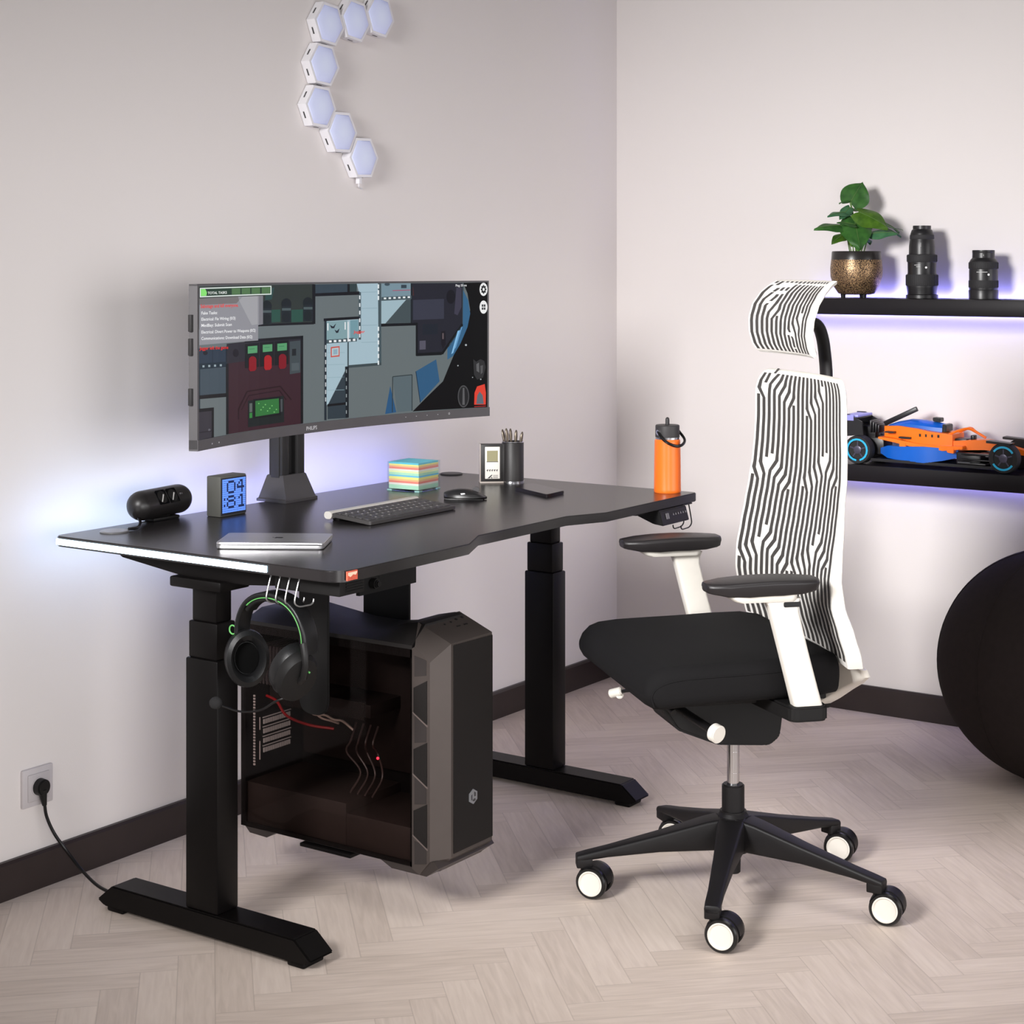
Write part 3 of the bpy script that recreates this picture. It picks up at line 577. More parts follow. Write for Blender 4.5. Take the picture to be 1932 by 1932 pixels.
(3,31,[(-.0297,.391),(-.026,.3904),(-.026,.3607),(-.0297,.3613)]),
(3,31,[(-.0297,.3363),(-.026,.3357),(-.026,.306),(-.0297,.3066)]),
(3,31,[(-.0297,.2819),(-.026,.2813),(-.026,.2517),(-.0297,.2522)]),
(3,31,[(-.0297,.2272),(-.026,.2266),(-.026,.197),(-.0297,.1975)]),
(3,31,[(-.0297,.1728),(-.026,.1722),(-.026,.1423),(-.0297,.1431)]),
(2,32,[(.0517,.3832),(.0517,.0058),(-.0204,.0123),(-.0204,.1115)]),
(3,33,[(.0425,.3867),(.0559,.3876),(.0559,.0074),(.0449,.0068)]),
(4,34,[(.0456,.3649),(.0486,.3646),(.0486,.3393),(.0456,.3399)]),
(4,34,[(.0456,.3047),(.0486,.3041),(.0486,.2791),(.0456,.2794)]),
(4,34,[(.0456,.2442),(.0486,.244),(.0486,.2187),(.0456,.2192)]),
(4,34,[(.0456,.184),(.0486,.1835),(.0486,.1585),(.0456,.159)]),
(4,34,[(.0456,.1238),(.0486,.1233),(.0486,.098),(.0456,.0985)]),
(4,34,[(.0456,.0633),(.0486,.0628),(.0486,.0378),(.0456,.0383)]),
(3,2,[(-.0216,.1217),(.0437,.1229),(.0437,.1053),(-.0216,.1044)]),
(2,13,[(.0511,.5656),(.0565,.5651),(.0565,.3876),(.0511,.3881)]),
(2,35,[(-.0216,.498),(.0413,.4935),(.0413,.4898),(-.0216,.494)]),
(2,35,[(-.0216,.4109),(.0413,.4059),(.0413,.4018),(-.0216,.4072)]),
(2,35,[(-.0216,.3179),(.0413,.3117),(.0413,.3077),(-.0216,.3142)]),
(2,35,[(-.0216,.2249),(.0413,.2173),(.0413,.2136),(-.0216,.2212)]),
(3,36,[(-.0092,.5375),(.0229,.5408),(.0229,.4642),(-.0092,.4618)]),
(4,37,[(-.0055,.5273),(.0192,.5308),(.0192,.4746),(-.0055,.4711)]),
(5,38,[(-.0006,.5181),(.0143,.5202),(.0143,.4829),(-.0006,.4808)]),
(1,39,[(-.4072,.6093),(-.1122,.6264),(-.1122,.0017),(-.4072,.0023)]),
(2,40,[(-.4072,.6093),(-.1167,.6183),(-.1186,.5026),(-.3359,.4824),(-.4072,.4753)]),
(2,41,[(-.3901,.5819),(-.3393,.5876),(-.3393,.483),(-.3901,.4808)]),
(3,42,[(-.3589,.541),(-.3595,.5326),(-.3612,.5251),(-.3639,.5192),(-.3673,.5157),(-.3711,.515),(-.3748,.5168),(-.3783,.5211),(-.381,.5276),(-.3827,.5357),(-.3833,.5444),(-.3827,.5528),(-.381,.5603),(-.3783,.5659),(-.3748,.5697),(-.3711,.5704),(-.3673,.5685),(-.3639,.5643),(-.3612,.5578),(-.3595,.5497)]),
(3,2,[(-.3359,.6268),(-.1109,.6311),(-.1109,.6091),(-.3359,.6082)]),
(3,2,[(-.1198,.6294),(-.1109,.6299),(-.1109,.0039),(-.1198,.0033)]),
(3,2,[(-.41,.4755),(-.3997,.4754),(-.3997,.0025),(-.41,.0029)]),
(3,43,[(-.3346,.5986),(-.2798,.5997),(-.2798,.4347),(-.3346,.4334)]),
(4,44,[(-.3238,.581),(-.2864,.5816),(-.2864,.5323),(-.3238,.531)]),
(5,45,[(-.3185,.564),(-.2971,.5635),(-.2971,.5588),(-.3185,.5594)]),
(3,43,[(-.2758,.6017),(-.2218,.6031),(-.2218,.436),(-.2758,.4341)]),
(4,44,[(-.2652,.5841),(-.2284,.5847),(-.2284,.5348),(-.2652,.5333)]),
(5,45,[(-.2599,.5668),(-.2389,.5662),(-.2389,.5616),(-.2599,.5622)]),
(3,43,[(-.2192,.6028),(-.166,.6049),(-.166,.4358),(-.2192,.4333)]),
(4,44,[(-.2088,.585),(-.1724,.5862),(-.1724,.5354),(-.2088,.5336)]),
(5,45,[(-.2036,.5677),(-.1828,.5675),(-.1828,.5625),(-.2036,.5631)]),
(5,46,[(-.2904,.4832),(-.2911,.4754),(-.2932,.4686),(-.2965,.4632),(-.3006,.46),(-.3051,.4593),(-.3096,.4614),(-.3137,.4657),(-.317,.4719),(-.3191,.4793),(-.3198,.4873),(-.3191,.4951),(-.317,.502),(-.3137,.5073),(-.3096,.5105),(-.3051,.5112),(-.3006,.5091),(-.2965,.5051),(-.2932,.499),(-.2911,.4912)]),
(5,46,[(-.3198,.4895),(-.2904,.4903),(-.2904,.422),(-.2971,.4089),(-.3144,.4092),(-.3198,.424)]),
(5,47,[(-.231,.4827),(-.2317,.4746),(-.2338,.4674),(-.2369,.4621),(-.241,.4589),(-.2454,.4582),(-.2499,.4603),(-.254,.4646),(-.2572,.4707),(-.2592,.4781),(-.2599,.4862),(-.2592,.4943),(-.2572,.5014),(-.254,.5068),(-.2499,.5099),(-.2454,.5106),(-.241,.5088),(-.2369,.5046),(-.2338,.4984),(-.2317,.4907)]),
(5,47,[(-.2599,.4887),(-.231,.4898),(-.231,.4207),(-.2376,.4072),(-.2547,.4075),(-.2599,.4223)]),
(5,48,[(-.175,.4827),(-.1757,.4746),(-.1777,.4675),(-.1809,.4622),(-.1849,.4587),(-.1893,.458),(-.1937,.4601),(-.1977,.4643),(-.2008,.4705),(-.2029,.4782),(-.2036,.4862),(-.2029,.4943),(-.2008,.5015),(-.1977,.5068),(-.1937,.5103),(-.1893,.511),(-.1849,.5092),(-.1809,.5049),(-.1777,.4988),(-.1757,.4911)]),
(5,48,[(-.2036,.4887),(-.175,.4898),(-.175,.4201),(-.1815,.4064),(-.1984,.4064),(-.2036,.4215)]),
(3,49,[(-.1615,.5947),(-.1211,.5978),(-.1211,.3688),(-.1615,.3628)]),
(4,50,[(-.1531,.5407),(-.1377,.5412),(-.1377,.4926),(-.1531,.4921)]),
(4,51,[(-.1493,.5305),(-.1416,.5306),(-.1416,.5053),(-.1493,.5051)]),
(4,52,[(-.155,.4403),(-.1262,.4399),(-.1262,.3851),(-.155,.3858)]),
(2,53,[(-.3568,.0915),(-.3568,.1608),(-.3623,.1619),(-.3623,.0926)]),
(2,53,[(-.3571,.1589),(-.3234,.2708),(-.3283,.2757),(-.362,.1641)]),
(2,53,[(-.3255,.2686),(-.1967,.2791),(-.1974,.2886),(-.3262,.2779)]),
(2,53,[(-.1991,.2812),(-.157,.1777),(-.153,.183),(-.195,.2865)]),
(2,53,[(-.3463,.1514),(-.3174,.2421),(-.3209,.2461),(-.3499,.1554)]),
(2,53,[(-.3188,.2405),(-.2,.252),(-.2006,.2594),(-.3194,.2476)]),
(2,53,[(-.2019,.2538),(-.176,.1819),(-.1728,.1857),(-.1987,.2576)]),
(3,54,[(-.3225,.2097),(-.1841,.2155),(-.1828,.029),(-.3225,.0274)]),
(4,43,[(-.3024,.2151),(-.1971,.2143),(-.1945,.0795),(-.3011,.081)]),
(5,55,[(-.2944,.2019),(-.2036,.2011),(-.2023,.098),(-.2944,.0936)]),
(6,56,[(-.2838,.1857),(-.2791,.1846),(-.2791,.1778),(-.2838,.1786)]),
(6,56,[(-.2752,.1403),(-.2705,.1395),(-.2705,.1323),(-.2752,.1332)]),
(6,56,[(-.2665,.1563),(-.2619,.1552),(-.2619,.1484),(-.2665,.1492)]),
(6,56,[(-.258,.1723),(-.2533,.1715),(-.2533,.1644),(-.258,.1652)]),
(6,56,[(-.2494,.1266),(-.2448,.1258),(-.2448,.1187),(-.2494,.1195)]),
(6,56,[(-.2408,.1426),(-.2362,.1418),(-.2362,.1347),(-.2408,.1355)]),
(6,56,[(-.2323,.1589),(-.2277,.1581),(-.2277,.151),(-.2323,.1518)]),
(6,56,[(-.2238,.113),(-.2192,.1121),(-.2192,.105),(-.2238,.1058)]),
(6,56,[(-.2153,.1293),(-.2107,.1284),(-.2107,.1213),(-.2153,.1221)]),
(4,57,[(-.3171,.1899),(-.3064,.1902),(-.3064,.1293),(-.3171,.1291)]),
(4,58,[(-.3171,.1244),(-.3064,.1244),(-.3064,.0893),(-.3171,.0893)]),
(4,59,[(-.1971,.1929),(-.1893,.1937),(-.1893,.1048),(-.1971,.104)]),
(1,60,[(-.5235,.5941),(-.4052,.5906),(-.4052,.4576),(-.5235,.4648)]),
(2,61,[(-.4659,.5797),(-.4631,.5795),(-.4631,.4833),(-.4659,.4839)]),
(2,62,[(-.484,.5595),(-.4845,.5555),(-.4858,.552),(-.488,.5492),(-.4907,.5476),(-.4938,.5475),(-.4968,.5484),(-.4995,.5509),(-.5017,.5539),(-.5031,.558),(-.5036,.5623),(-.5031,.5664),(-.5017,.5698),(-.4995,.5727),(-.4968,.574),(-.4938,.5743),(-.4907,.5734),(-.488,.571),(-.4858,.5679),(-.4845,.5639)]),
(1,63,[(-.5162,.459),(-.4106,.4516),(-.4106,.2812),(-.5162,.2852)]),
(2,64,[(-.5235,.4959),(-.4052,.4899),(-.4052,.4532),(-.5235,.4582)]),
(3,65,[(-.5064,.4822),(-.498,.4808),(-.498,.4674),(-.5064,.4688)]),
(3,65,[(-.4826,.4805),(-.4742,.4791),(-.4742,.4657),(-.4826,.4668)]),
(3,65,[(-.4589,.4787),(-.4506,.4776),(-.4506,.4639),(-.4589,.465)]),
(3,65,[(-.4354,.4773),(-.4271,.4758),(-.4271,.4622),(-.4354,.4636)]),
(2,2,[(-.5235,.2891),(-.4052,.28),(-.4052,.2539),(-.5235,.2645)]),
(2,64,[(-.5235,.4648),(-.5155,.4634),(-.5155,.1958),(-.5235,.1956)]),
(2,66,[(-.4106,.5843),(-.4038,.5835),(-.4038,.2742),(-.4106,.2756)]),
(2,2,[(-.5235,.2022),(-.4589,.1968),(-.4589,0),(-.5235,.0009)]),
(3,67,[(-.5235,.18),(-.4686,.1763),(-.4686,0),(-.5235,.0022)]),
(4,68,[(-.5235,.0442),(-.4684,.0406),(-.4689,.0478),(-.5235,.0511)]),
(4,69,[(-.4735,.0511),(-.4738,.0483),(-.4745,.0461),(-.4755,.0442),(-.4769,.0435),(-.4784,.0435),(-.4799,.0441),(-.4813,.0459),(-.4824,.0481),(-.483,.0508),(-.4833,.0536),(-.483,.0565),(-.4824,.0586),(-.4813,.0602),(-.4799,.0612),(-.4784,.0612),(-.4769,.0606),(-.4755,.0588),(-.4745,.0567),(-.4738,.0539)]),
(1,70,[(.2787,.9975),(.4444,.9968),(.4444,.6705),(.3793,.4382),(.2925,.4385),(.2925,.6884),(.2787,.6931)]),
(2,71,[(.2798,.8681),(.3832,.8729),(.3832,.7163),(.2798,.714)]),
(2,72,[(.4239,.9611),(.4405,.9622),(.4405,.807),(.4278,.7409),(.4167,.7545)]),
(3,73,[(.42,.8877),(.4193,.8705),(.4173,.8549),(.4141,.8426),(.41,.8348),(.4056,.8323),(.4011,.835),(.397,.8433),(.3938,.8558),(.3918,.8711),(.3911,.8886),(.3918,.9058),(.3938,.9212),(.397,.9335),(.4011,.9412),(.4056,.944),(.41,.9413),(.4141,.9331),(.4173,.9208),(.4193,.9052)]),
(2,74,[(.4389,.914),(.4385,.9066),(.4376,.8999),(.4361,.8946),(.4343,.8912),(.4322,.89),(.4302,.8912),(.4283,.8949),(.4268,.9001),(.4259,.9068),(.4256,.9142),(.4259,.9218),(.4268,.9283),(.4283,.9335),(.4302,.9369),(.4322,.9381),(.4343,.9369),(.4361,.9336),(.4376,.9281),(.4385,.9213)]),
(2,75,[(.3114,.6782),(.3624,.6804),(.3624,.5985),(.3114,.5968)]),
(3,76,[(.3017,.5505),(.3222,.5514),(.3222,.4829),(.3017,.4823)]),
(3,77,[(.3171,.5176),(.3168,.5123),(.3161,.5077),(.315,.504),(.3135,.5018),(.3119,.5009),(.3104,.5021),(.3089,.5045),(.3078,.5085),(.3071,.5131),(.3068,.5186),(.3071,.5238),(.3078,.5285),(.3089,.5322),(.3104,.5344),(.3119,.535),(.3135,.5341),(.315,.5317),(.3161,.5277),(.3168,.5228)]),
(3,78,[(.3737,.6177),(.3877,.6206),(.3888,.5169),(.3793,.4781),(.3737,.5182)]),
(4,79,[(.377,.6042),(.3821,.6037),(.3821,.5573),(.377,.5578)]),
(2,2,[(.289,.6886),(.2959,.6884),(.2959,.4357),(.289,.4362)]),
(2,2,[(.2913,.4569),(.3821,.4566),(.3754,.4332),(.2913,.4335)]),
(2,2,[(.3797,.4357),(.4475,.6651),(.4412,.676),(.3733,.4466)]),
(1,80,[(.2787,.9702),(.2971,.9697),(.2971,.9042),(.2787,.9022)]),
(1,81,[(.446,.9969),(.5235,1),(.5224,0),(.2787,.0089),(.3799,.226),(.4322,.5244),(.4686,.7791),(.4598,.9136)]),
(2,82,[(.4455,.9407),(.462,.86),(.4686,.7524),(.4598,.6456),(.4377,.5199),(.4134,.4219),(.3944,.3942),(.3944,.4872),(.4444,.6598)]),
(2,83,[(.4433,.9913),(.4433,.6665),(.4477,.6663),(.4477,.9913)]),
(2,83,[(.4436,.6693),(.3942,.4931),(.3979,.4867),(.4473,.6632)]),
(3,84,[(.4278,.6179),(.4355,.6229),(.4134,.4458),(.4067,.4359)]),
(3,85,[(.4389,.6441),(.4433,.6518),(.4222,.4877),(.4178,.4747)]),
(2,86,[(.289,.316),(.3573,.4006),(.3686,.2276),(.3039,.0717)]),
(2,87,[(.2019,.2167),(.223,.0131),(.1843,.0069)]),
(3,88,[(.2879,.3157),(.3028,.0716),(.3051,.072),(.2902,.3161)]),
(2,89,[(.2101,.284),(.2764,.2915),(.2764,.0147),(.2254,.0126)]),
(3,90,[(.2104,.0153),(.2116,.2865),(.2087,.2867),(.2075,.0158)]),
(3,90,[(.2103,.2834),(.2765,.2893),(.2762,.2958),(.21,.2898)]),
(3,90,[(.2749,.2927),(.2749,.0147),(.2778,.0145),(.2778,.2924)]),
(2,91,[(.4581,.5036),(.458,.5012),(.4575,.4987),(.4568,.4972),(.4559,.4959),(.4548,.4956),(.4538,.4962),(.4529,.4974),(.4522,.4992),(.4517,.5017),(.4515,.5041),(.4517,.5066),(.4522,.5088),(.4529,.5103),(.4538,.5115),(.4548,.5119),(.4559,.5113),(.4568,.5101),(.4575,.5082),(.458,.5061)]),
(2,91,[(.4311,.3428),(.431,.3412),(.4307,.3397),(.4302,.3385),(.4296,.3378),(.4289,.3378),(.4282,.3381),(.4276,.3387),(.4271,.3399),(.4268,.3415),(.4267,.3433),(.4268,.3448),(.4271,.3464),(.4276,.3476),(.4282,.3482),(.4289,.3482),(.4296,.348),(.4302,.3473),(.4307,.3461),(.431,.3446)]),
(2,91,[(.4779,.2441),(.4778,.2428),(.4776,.2416),(.4772,.241),(.4767,.2404),(.4762,.2403),(.4757,.2403),(.4753,.2412),(.4749,.2422),(.4747,.2431),(.4746,.2443),(.4747,.2458),(.4749,.2468),(.4753,.2477),(.4757,.248),(.4762,.2483),(.4767,.248),(.4772,.2474),(.4776,.2465),(.4778,.2453)]),
(2,91,[(.5046,.225),(.5045,.2232),(.5042,.2219),(.5037,.2207),(.5031,.2201),(.5024,.2198),(.5017,.22),(.5011,.221),(.5006,.2222),(.5003,.2237),(.5002,.2255),(.5003,.2271),(.5006,.2286),(.5011,.2298),(.5017,.2305),(.5024,.2305),(.5031,.2302),(.5037,.2293),(.5042,.2281),(.5045,.2265)]),
(6,92,[(-.5183,.9867),(-.2323,.9924),(-.2323,.9304),(-.5183,.9253)]),
(7,93,[(-.5148,.9798),(-.2362,.9852),(-.2362,.9378),(-.5148,.9328)]),
(7,93,[(-.5148,.9798),(-.2362,.9852),(-.2362,.9378),(-.5148,.9328)]),
(8,94,[(-.3888,.9785),(-.3548,.9795),(-.3548,.9381),(-.3888,.9378)]),
(8,94,[(-.3494,.9792),(-.3158,.9801),(-.3158,.9388),(-.3494,.9382)]),
(8,94,[(-.3104,.9802),(-.2771,.9811),(-.2771,.9392),(-.3104,.9386)]),
(8,94,[(-.2705,.9812),(-.2376,.9821),(-.2376,.9399),(-.2705,.9393)]),
(8,95,[(-.5148,.9786),(-.4966,.9794),(-.4896,.9555),(-.4924,.9343),(-.5148,.9341)]),
(6,96,[(-.5205,.9187),(-.3629,.9235),(-.2652,.9244),(-.2652,.7271),(-.2838,.7225),(-.2838,.6167),(-.5205,.6156)]),
(7,97,[(-.2811,.9227),(-.2652,.9244),(-.2652,.7271),(-.2811,.7248)]),
(7,98,[(-.3595,.8968),(-.346,.9205),(-.2858,.923),(-.2858,.7287),(-.3091,.7247)]),
(7,99,[(-.5205,.9187),(-.3629,.9235),(-.3595,.8968),(-.3697,.8774),(-.5205,.8764)]),
(6,100,[(.523,.9433),(.5227,.9314),(.5217,.9203),(.5203,.9105),(.5183,.9022),(.5159,.8958),(.5133,.8921),(.5105,.8908),(.5078,.8923),(.5051,.8963),(.5028,.9024),(.5008,.9109),(.4993,.9207),(.4984,.9321),(.498,.9437),(.4984,.9553),(.4993,.9664),(.5008,.9765),(.5028,.9848),(.5051,.9909),(.5078,.9946),(.5105,.9962),(.5133,.9947),(.5159,.9907),(.5183,.9843),(.5203,.9761),(.5217,.966),(.5227,.955)]),
(6,100,[(.523,.8012),(.5227,.7896),(.5217,.7785),(.5203,.7687),(.5183,.7604),(.5159,.7543),(.5133,.7502),(.5105,.7493),(.5078,.7505),(.5051,.7544),(.5028,.7608),(.5008,.7694),(.4993,.7795),(.4984,.7905),(.498,.8021),(.4984,.8138),(.4993,.8248),(.5008,.835),(.5028,.8432),(.5051,.8494),(.5078,.8531),(.5105,.8544),(.5133,.8529),(.5159,.8489),(.5183,.8428),(.5203,.8343),(.5217,.8242),(.5227,.8131)]),
(7,101,[(.5195,.9433),(.5188,.9365),(.517,.9338),(.5153,.9365),(.5146,.9432),(.5153,.95),(.517,.9528),(.5188,.95)]),
(7,101,[(.5176,.9243),(.5169,.9175),(.5151,.9148),(.5134,.9175),(.5127,.9242),(.5134,.931),(.5151,.9337),(.5169,.931)]),
(7,101,[(.513,.9163),(.5123,.9098),(.5105,.9071),(.5088,.9098),(.5081,.9165),(.5088,.9233),(.5105,.9257),(.5123,.923)]),
(7,101,[(.5084,.9245),(.5077,.9177),(.5059,.915),(.5042,.9177),(.5035,.9244),(.5042,.9312),(.5059,.934),(.5077,.9312)]),
(7,101,[(.5065,.9435),(.5058,.9367),(.504,.9343),(.5023,.937),(.5016,.9437),(.5023,.9502),(.504,.9529),(.5058,.9502)]),
(7,101,[(.5084,.9625),(.5077,.9557),(.5059,.9533),(.5042,.956),(.5035,.9627),(.5042,.9692),(.5059,.972),(.5077,.9692)]),
(7,101,[(.513,.9705),(.5123,.9637),(.5105,.961),(.5088,.9637),(.5081,.9704),(.5088,.9772),(.5105,.98),(.5123,.9769)]),
(7,101,[(.5176,.9623),(.5169,.9558),(.5151,.953),(.5134,.9558),(.5127,.9625),(.5134,.9693),(.5151,.972),(.5169,.969)]),
(7,101,[(.5165,.9433),(.5162,.9353),(.5154,.9282),(.514,.9227),(.5124,.919),(.5105,.9178),(.5087,.919),(.507,.9226),(.5057,.9284),(.5049,.9355),(.5046,.9434),(.5049,.9514),(.5057,.9585),(.507,.9643),(.5087,.9677),(.5105,.9689),(.5124,.9677),(.514,.9641),(.5154,.9586),(.5162,.9512)]),
(8,100,[(.5138,.9432),(.5136,.9392),(.5132,.9356),(.5124,.9325),(.5115,.9306),(.5105,.93),(.5095,.9306),(.5086,.9325),(.5079,.9355),(.5074,.9392),(.5073,.9435),(.5074,.9478),(.5079,.9514),(.5086,.9545),(.5095,.9564),(.5105,.957),(.5115,.9564),(.5124,.9542),(.5132,.9512),(.5136,.9475)]),
(7,102,[(.5046,.8237),(.51,.8234),(.51,.8044),(.5046,.8047)]),
(7,102,[(.5046,.7991),(.51,.7992),(.51,.7802),(.5046,.7805)]),
(7,102,[(.5111,.8234),(.5165,.8232),(.5165,.8042),(.5111,.8044)]),
(7,102,[(.5111,.7989),(.5165,.799),(.5165,.78),(.5111,.7802)]),
(6,103,[(.4773,.3893),(.4872,.3681),(.5008,.387),(.5132,.3698),(.5176,.3181),(.5089,.238),(.4899,.2238),(.4795,.268)]),
(7,104,[(.4872,.3478),(.4959,.3606),(.497,.2797),(.4882,.2939)]),
(7,105,[(.5002,.3334),(.5089,.3378),(.5078,.2784),(.5013,.2657)]),
(6,106,[(.4647,.0954),(.464,.0706),(.4618,.0478),(.4583,.0293),(.4538,.0163),(.4487,.0101),(.4434,.0109),(.4382,.0187),(.4337,.0327),(.4302,.0523),(.428,.0755),(.4272,.1004),(.428,.1252),(.4302,.1477),(.4337,.1661),(.4382,.1791),(.4434,.1857),(.4487,.1849),(.4538,.1773),(.4583,.163),(.4618,.1435),(.464,.1205)]),
(7,107,[(.4614,.0956),(.4608,.0738),(.459,.0542),(.4561,.0379),(.4524,.0264),(.4482,.0208),(.4438,.0213),(.4396,.0283),(.4359,.0407),(.433,.0579),(.4312,.0781),(.4306,.0998),(.4312,.1216),(.433,.1416),(.4359,.1576),(.4396,.1693),(.4438,.175),(.4482,.1744),(.4524,.1675),(.4561,.1553),(.459,.1382),(.4608,.1177)]),
(8,108,[(.4433,.1651),(.4488,.1643),(.4499,.0304),(.4422,.0314)]),
(6,109,[(.4806,.0262),(.4817,.12),(.4899,.1701),(.5143,.186),(.5181,.1153),(.5176,.021)]),
(7,110,[(.4872,.0307),(.4904,.0988),(.498,.1287),(.5078,.0964),(.5111,.0273)]),
(7,111,[(.4807,.006),(.5182,.006),(.518,.0142),(.4805,.0139)]),
]
SC_TEXT = [
('TOTAL TASKS', (-0.4868, 0.9443), (-0.4093, 0.9451), (-0.4868, 0.9645), (240, 244, 240), 9),
('Sabotage and kill everyone.', (-0.5162, 0.8562), (-0.3629, 0.8545), (-0.5162, 0.8851), (226, 40, 24), 8),
('Fake Tasks:', (-0.5134, 0.8135), (-0.4478, 0.8118), (-0.5134, 0.8381), (236, 236, 238), 8),
('Electrical: Fix Wiring (0/3)', (-0.5134, 0.7733), (-0.3751, 0.7689), (-0.5134, 0.798), (236, 236, 238), 8),
('MedBay: Submit Scan', (-0.5134, 0.7332), (-0.3901, 0.728), (-0.5134, 0.7578), (236, 236, 238), 8),
('Electrical: Divert Power to Weapons (0/2)', (-0.5134, 0.6896), (-0.2958, 0.6789), (-0.5134, 0.7142), (236, 236, 238), 8),
('Communications: Download Data (0/2)', (-0.5134, 0.6484), (-0.3078, 0.6359), (-0.5134, 0.6727), (236, 236, 238), 8),
('Jagger left the game', (-0.5191, 0.5842), (-0.4024, 0.5751), (-0.5191, 0.611), (226, 40, 24), 8),
('Jagger', (0.073, 0.6304), (0.1128, 0.6298), (0.073, 0.6557), (226, 50, 30), 8),
('Ping: 50 ms', (0.42, 0.9678), (0.4554, 0.9696), (0.42, 0.9905), (230, 230, 232), 8),
]
# ------------------------------------------------------------------ curved monitor
mo = thing('curved_monitor', 'very wide curved monitor showing a space station game on the desk', 'monitor', (-1.76, -0.14, DT))
M_mon = mat('monitor_grey', (84, 82, 84), 0.45, 0.1); M_monb = mat('monitor_back', (40, 39, 40), 0.5)
MXC, MYC, MR = -1.744, -0.272, 1.8
def ms_(s, z, o=0.0):
    """point on the curved screen, s along it, o towards the viewer"""
    n = Vector((-s/MR, -1, 0)).normalized(); return Vector((MXC+s, MYC-s*s/(2*MR), z))+n*o
def strip(bm, s0, s1, z0, z1, o0, o1, n=24, mi=0):
    loft(bm, [[ms_(s0+(s1-s0)*k/n, z, o) for z, o in ((z0, o0), (z0, o1), (z1, o1), (z1, o0))] for k in range(n+1)], mi=mi)
bm = BM(); strip(bm, -0.5285, 0.527, 0.948, 1.2965, -0.020, -0.0015); 
secs = []
for k in range(13):
    s = -0.36+0.72*k/12; b = 0.030*math.sin(PI*k/12)**0.5 if 0 < k < 12 else 0.0
    secs.append([ms_(s, z, o) for z, o in ((1.00, -0.020), (1.25, -0.020), (1.22, -0.021-b), (1.03, -0.021-b))])
loft(bm, secs)
ho = obj('housing', bm, M_monb, mo)
bm = BM(); strip(bm, -0.530, 0.5285, 0.9465, 0.9695, -0.019, 0.0025); strip(bm, -0.530, 0.527, 1.2935, 1.2975, -0.019, 0.001); strip(bm, -0.530, -0.5235, 0.95, 1.2965, -0.019, 0.001, 3); strip(bm, 0.5235, 0.527, 0.95, 1.2965, -0.019, 0.001, 3)
bz = obj('bezel', bm, M_mon, mo)
# picture
def picture(sc, cols, texts, place, smax):
    bm = BM(); 
    for lay, c, pts in sc:
        t = BM(); fs = [t.faces.new([t.verts.new((a, b, 0)) for a, b in pts])]
        bmesh.ops.triangulate(t, faces=fs)
        x0 = min(p[0] for p in pts); x1 = max(p[0] for p in pts)
        if x1-x0 > 0.05:
            k = math.ceil(x0/0.04)
            while k*0.04 < x1:
                bmesh.ops.bisect_plane(t, geom=t.verts[:]+t.edges[:]+t.faces[:], plane_co=(k*0.04, 0, 0), plane_no=(1, 0, 0)); k += 1
        for v in t.verts: v.co = place(v.co.x, v.co.y, lay)
        t.normal_update()
        for f in t.faces:
            if f.normal.y > 0: f.normal_flip()
        merge(bm, t, None, c)
    for s, a, b, h, col, lay in texts:
        A = place(a[0], a[1], lay); B = place(b[0], b[1], lay); H = place(h[0], h[1], lay)
        cu = bpy.data.curves.new('t', 'FONT'); cu.body = s; cu.size = 1; o = bpy.data.objects.new('t', cu); COL.objects.link(o); bpy.context.view_layer.update(); w = max(o.dimensions.x, .01)
        bpy.data.objects.remove(o); bpy.data.curves.remove(cu)
        size = (H-A).length*1.15; c = len(cols)+[q[4] for q in texts].index(col)
        text(bm, s, size, frame(A, B-A, (0, 0, 1)), c, sx=(B-A).length/(w*size), bold=0.014)
    return bm
def screen_mat(c, es=0.62):
    k = 'screen_%d_%d_%d' % tuple(c)
    if k in MATS: return MATS[k]
    m = bpy.data.materials.new(k); m.use_nodes = True; MATS[k] = m; b = m.node_tree.nodes['Principled BSDF']
    b.inputs['Base Color'].default_value = (0.004, 0.004, 0.004, 1); b.inputs['Roughness'].default_value = 0.3; b.inputs['Specular IOR Level'].default_value = 0.12
    b.inputs['Emission Color'].default_value = srgb(*c); b.inputs['Emission Strength'].default_value = es; return m
def place(s, t, lay):
    zb = 0.96955; zt = 1.2933
    return ms_(s, zb+t*(zt-zb), -0.0012+0.00022*lay)
cm = [screen_mat(c, 0.92) for c in SC_COL]+[screen_mat(t[4], 0.95) for t in SC_TEXT]
obj('screen_picture', picture(SC, SC_COL, SC_TEXT, place, 0.524), cm, mo, smooth=0, label='lit screen showing a spaceship floor plan and task list')
M_print = mat('light_print', (205, 205, 208), 0.5)
bm = BM(); P0 = ms_(-0.104, 0.9537, 0.003); text(bm, 'PHILIPS', 0.0125, frame(P0, ms_(-0.04, 0.9537, 0.003)-P0, (0, 0, 1)), bold=0.015); obj('logo', bm, M_print, mo, smooth=0)
for s in (0.250, 0.286, 0.322, 0.358, 0.394):
    bm = BM(); P0 = ms_(s, 0.9575, 0.0028); text(bm, '-' if s < 0.38 else 'o', 0.012, frame(P0, ms_(s+0.02, 0.9575, 0.0028)-P0, (0, 0, 1))); obj('button_mark', bm, M_print, mo, smooth=0)
for s in (-0.475, -0.447):
    bm = BM(); P0 = ms_(s, 0.9555, 0.0028); text(bm, '.', 0.03, frame(P0, ms_(s+0.02, 0.9555, 0.0028)-P0, (0, 0, 1))); obj('button_mark', bm, M_print, mo, smooth=0)
for z in (1.215, 1.165, 1.06):
    bm = BM(); box(bm, -0.005, 0.005, -0.003, 0.006, z-0.018, z+0.018, 0.001, M=Matrix.Translation(ms_(-0.531, 0, -0.012)))
    obj('side_port_cover', bm, M_monb, mo)
bm = BM()
for x0, x1 in ((-1.800, -1.775), (-1.745, -1.720)): box(bm, x0, x1, -0.160, -0.118, 0.83, 1.12, 0.0015)
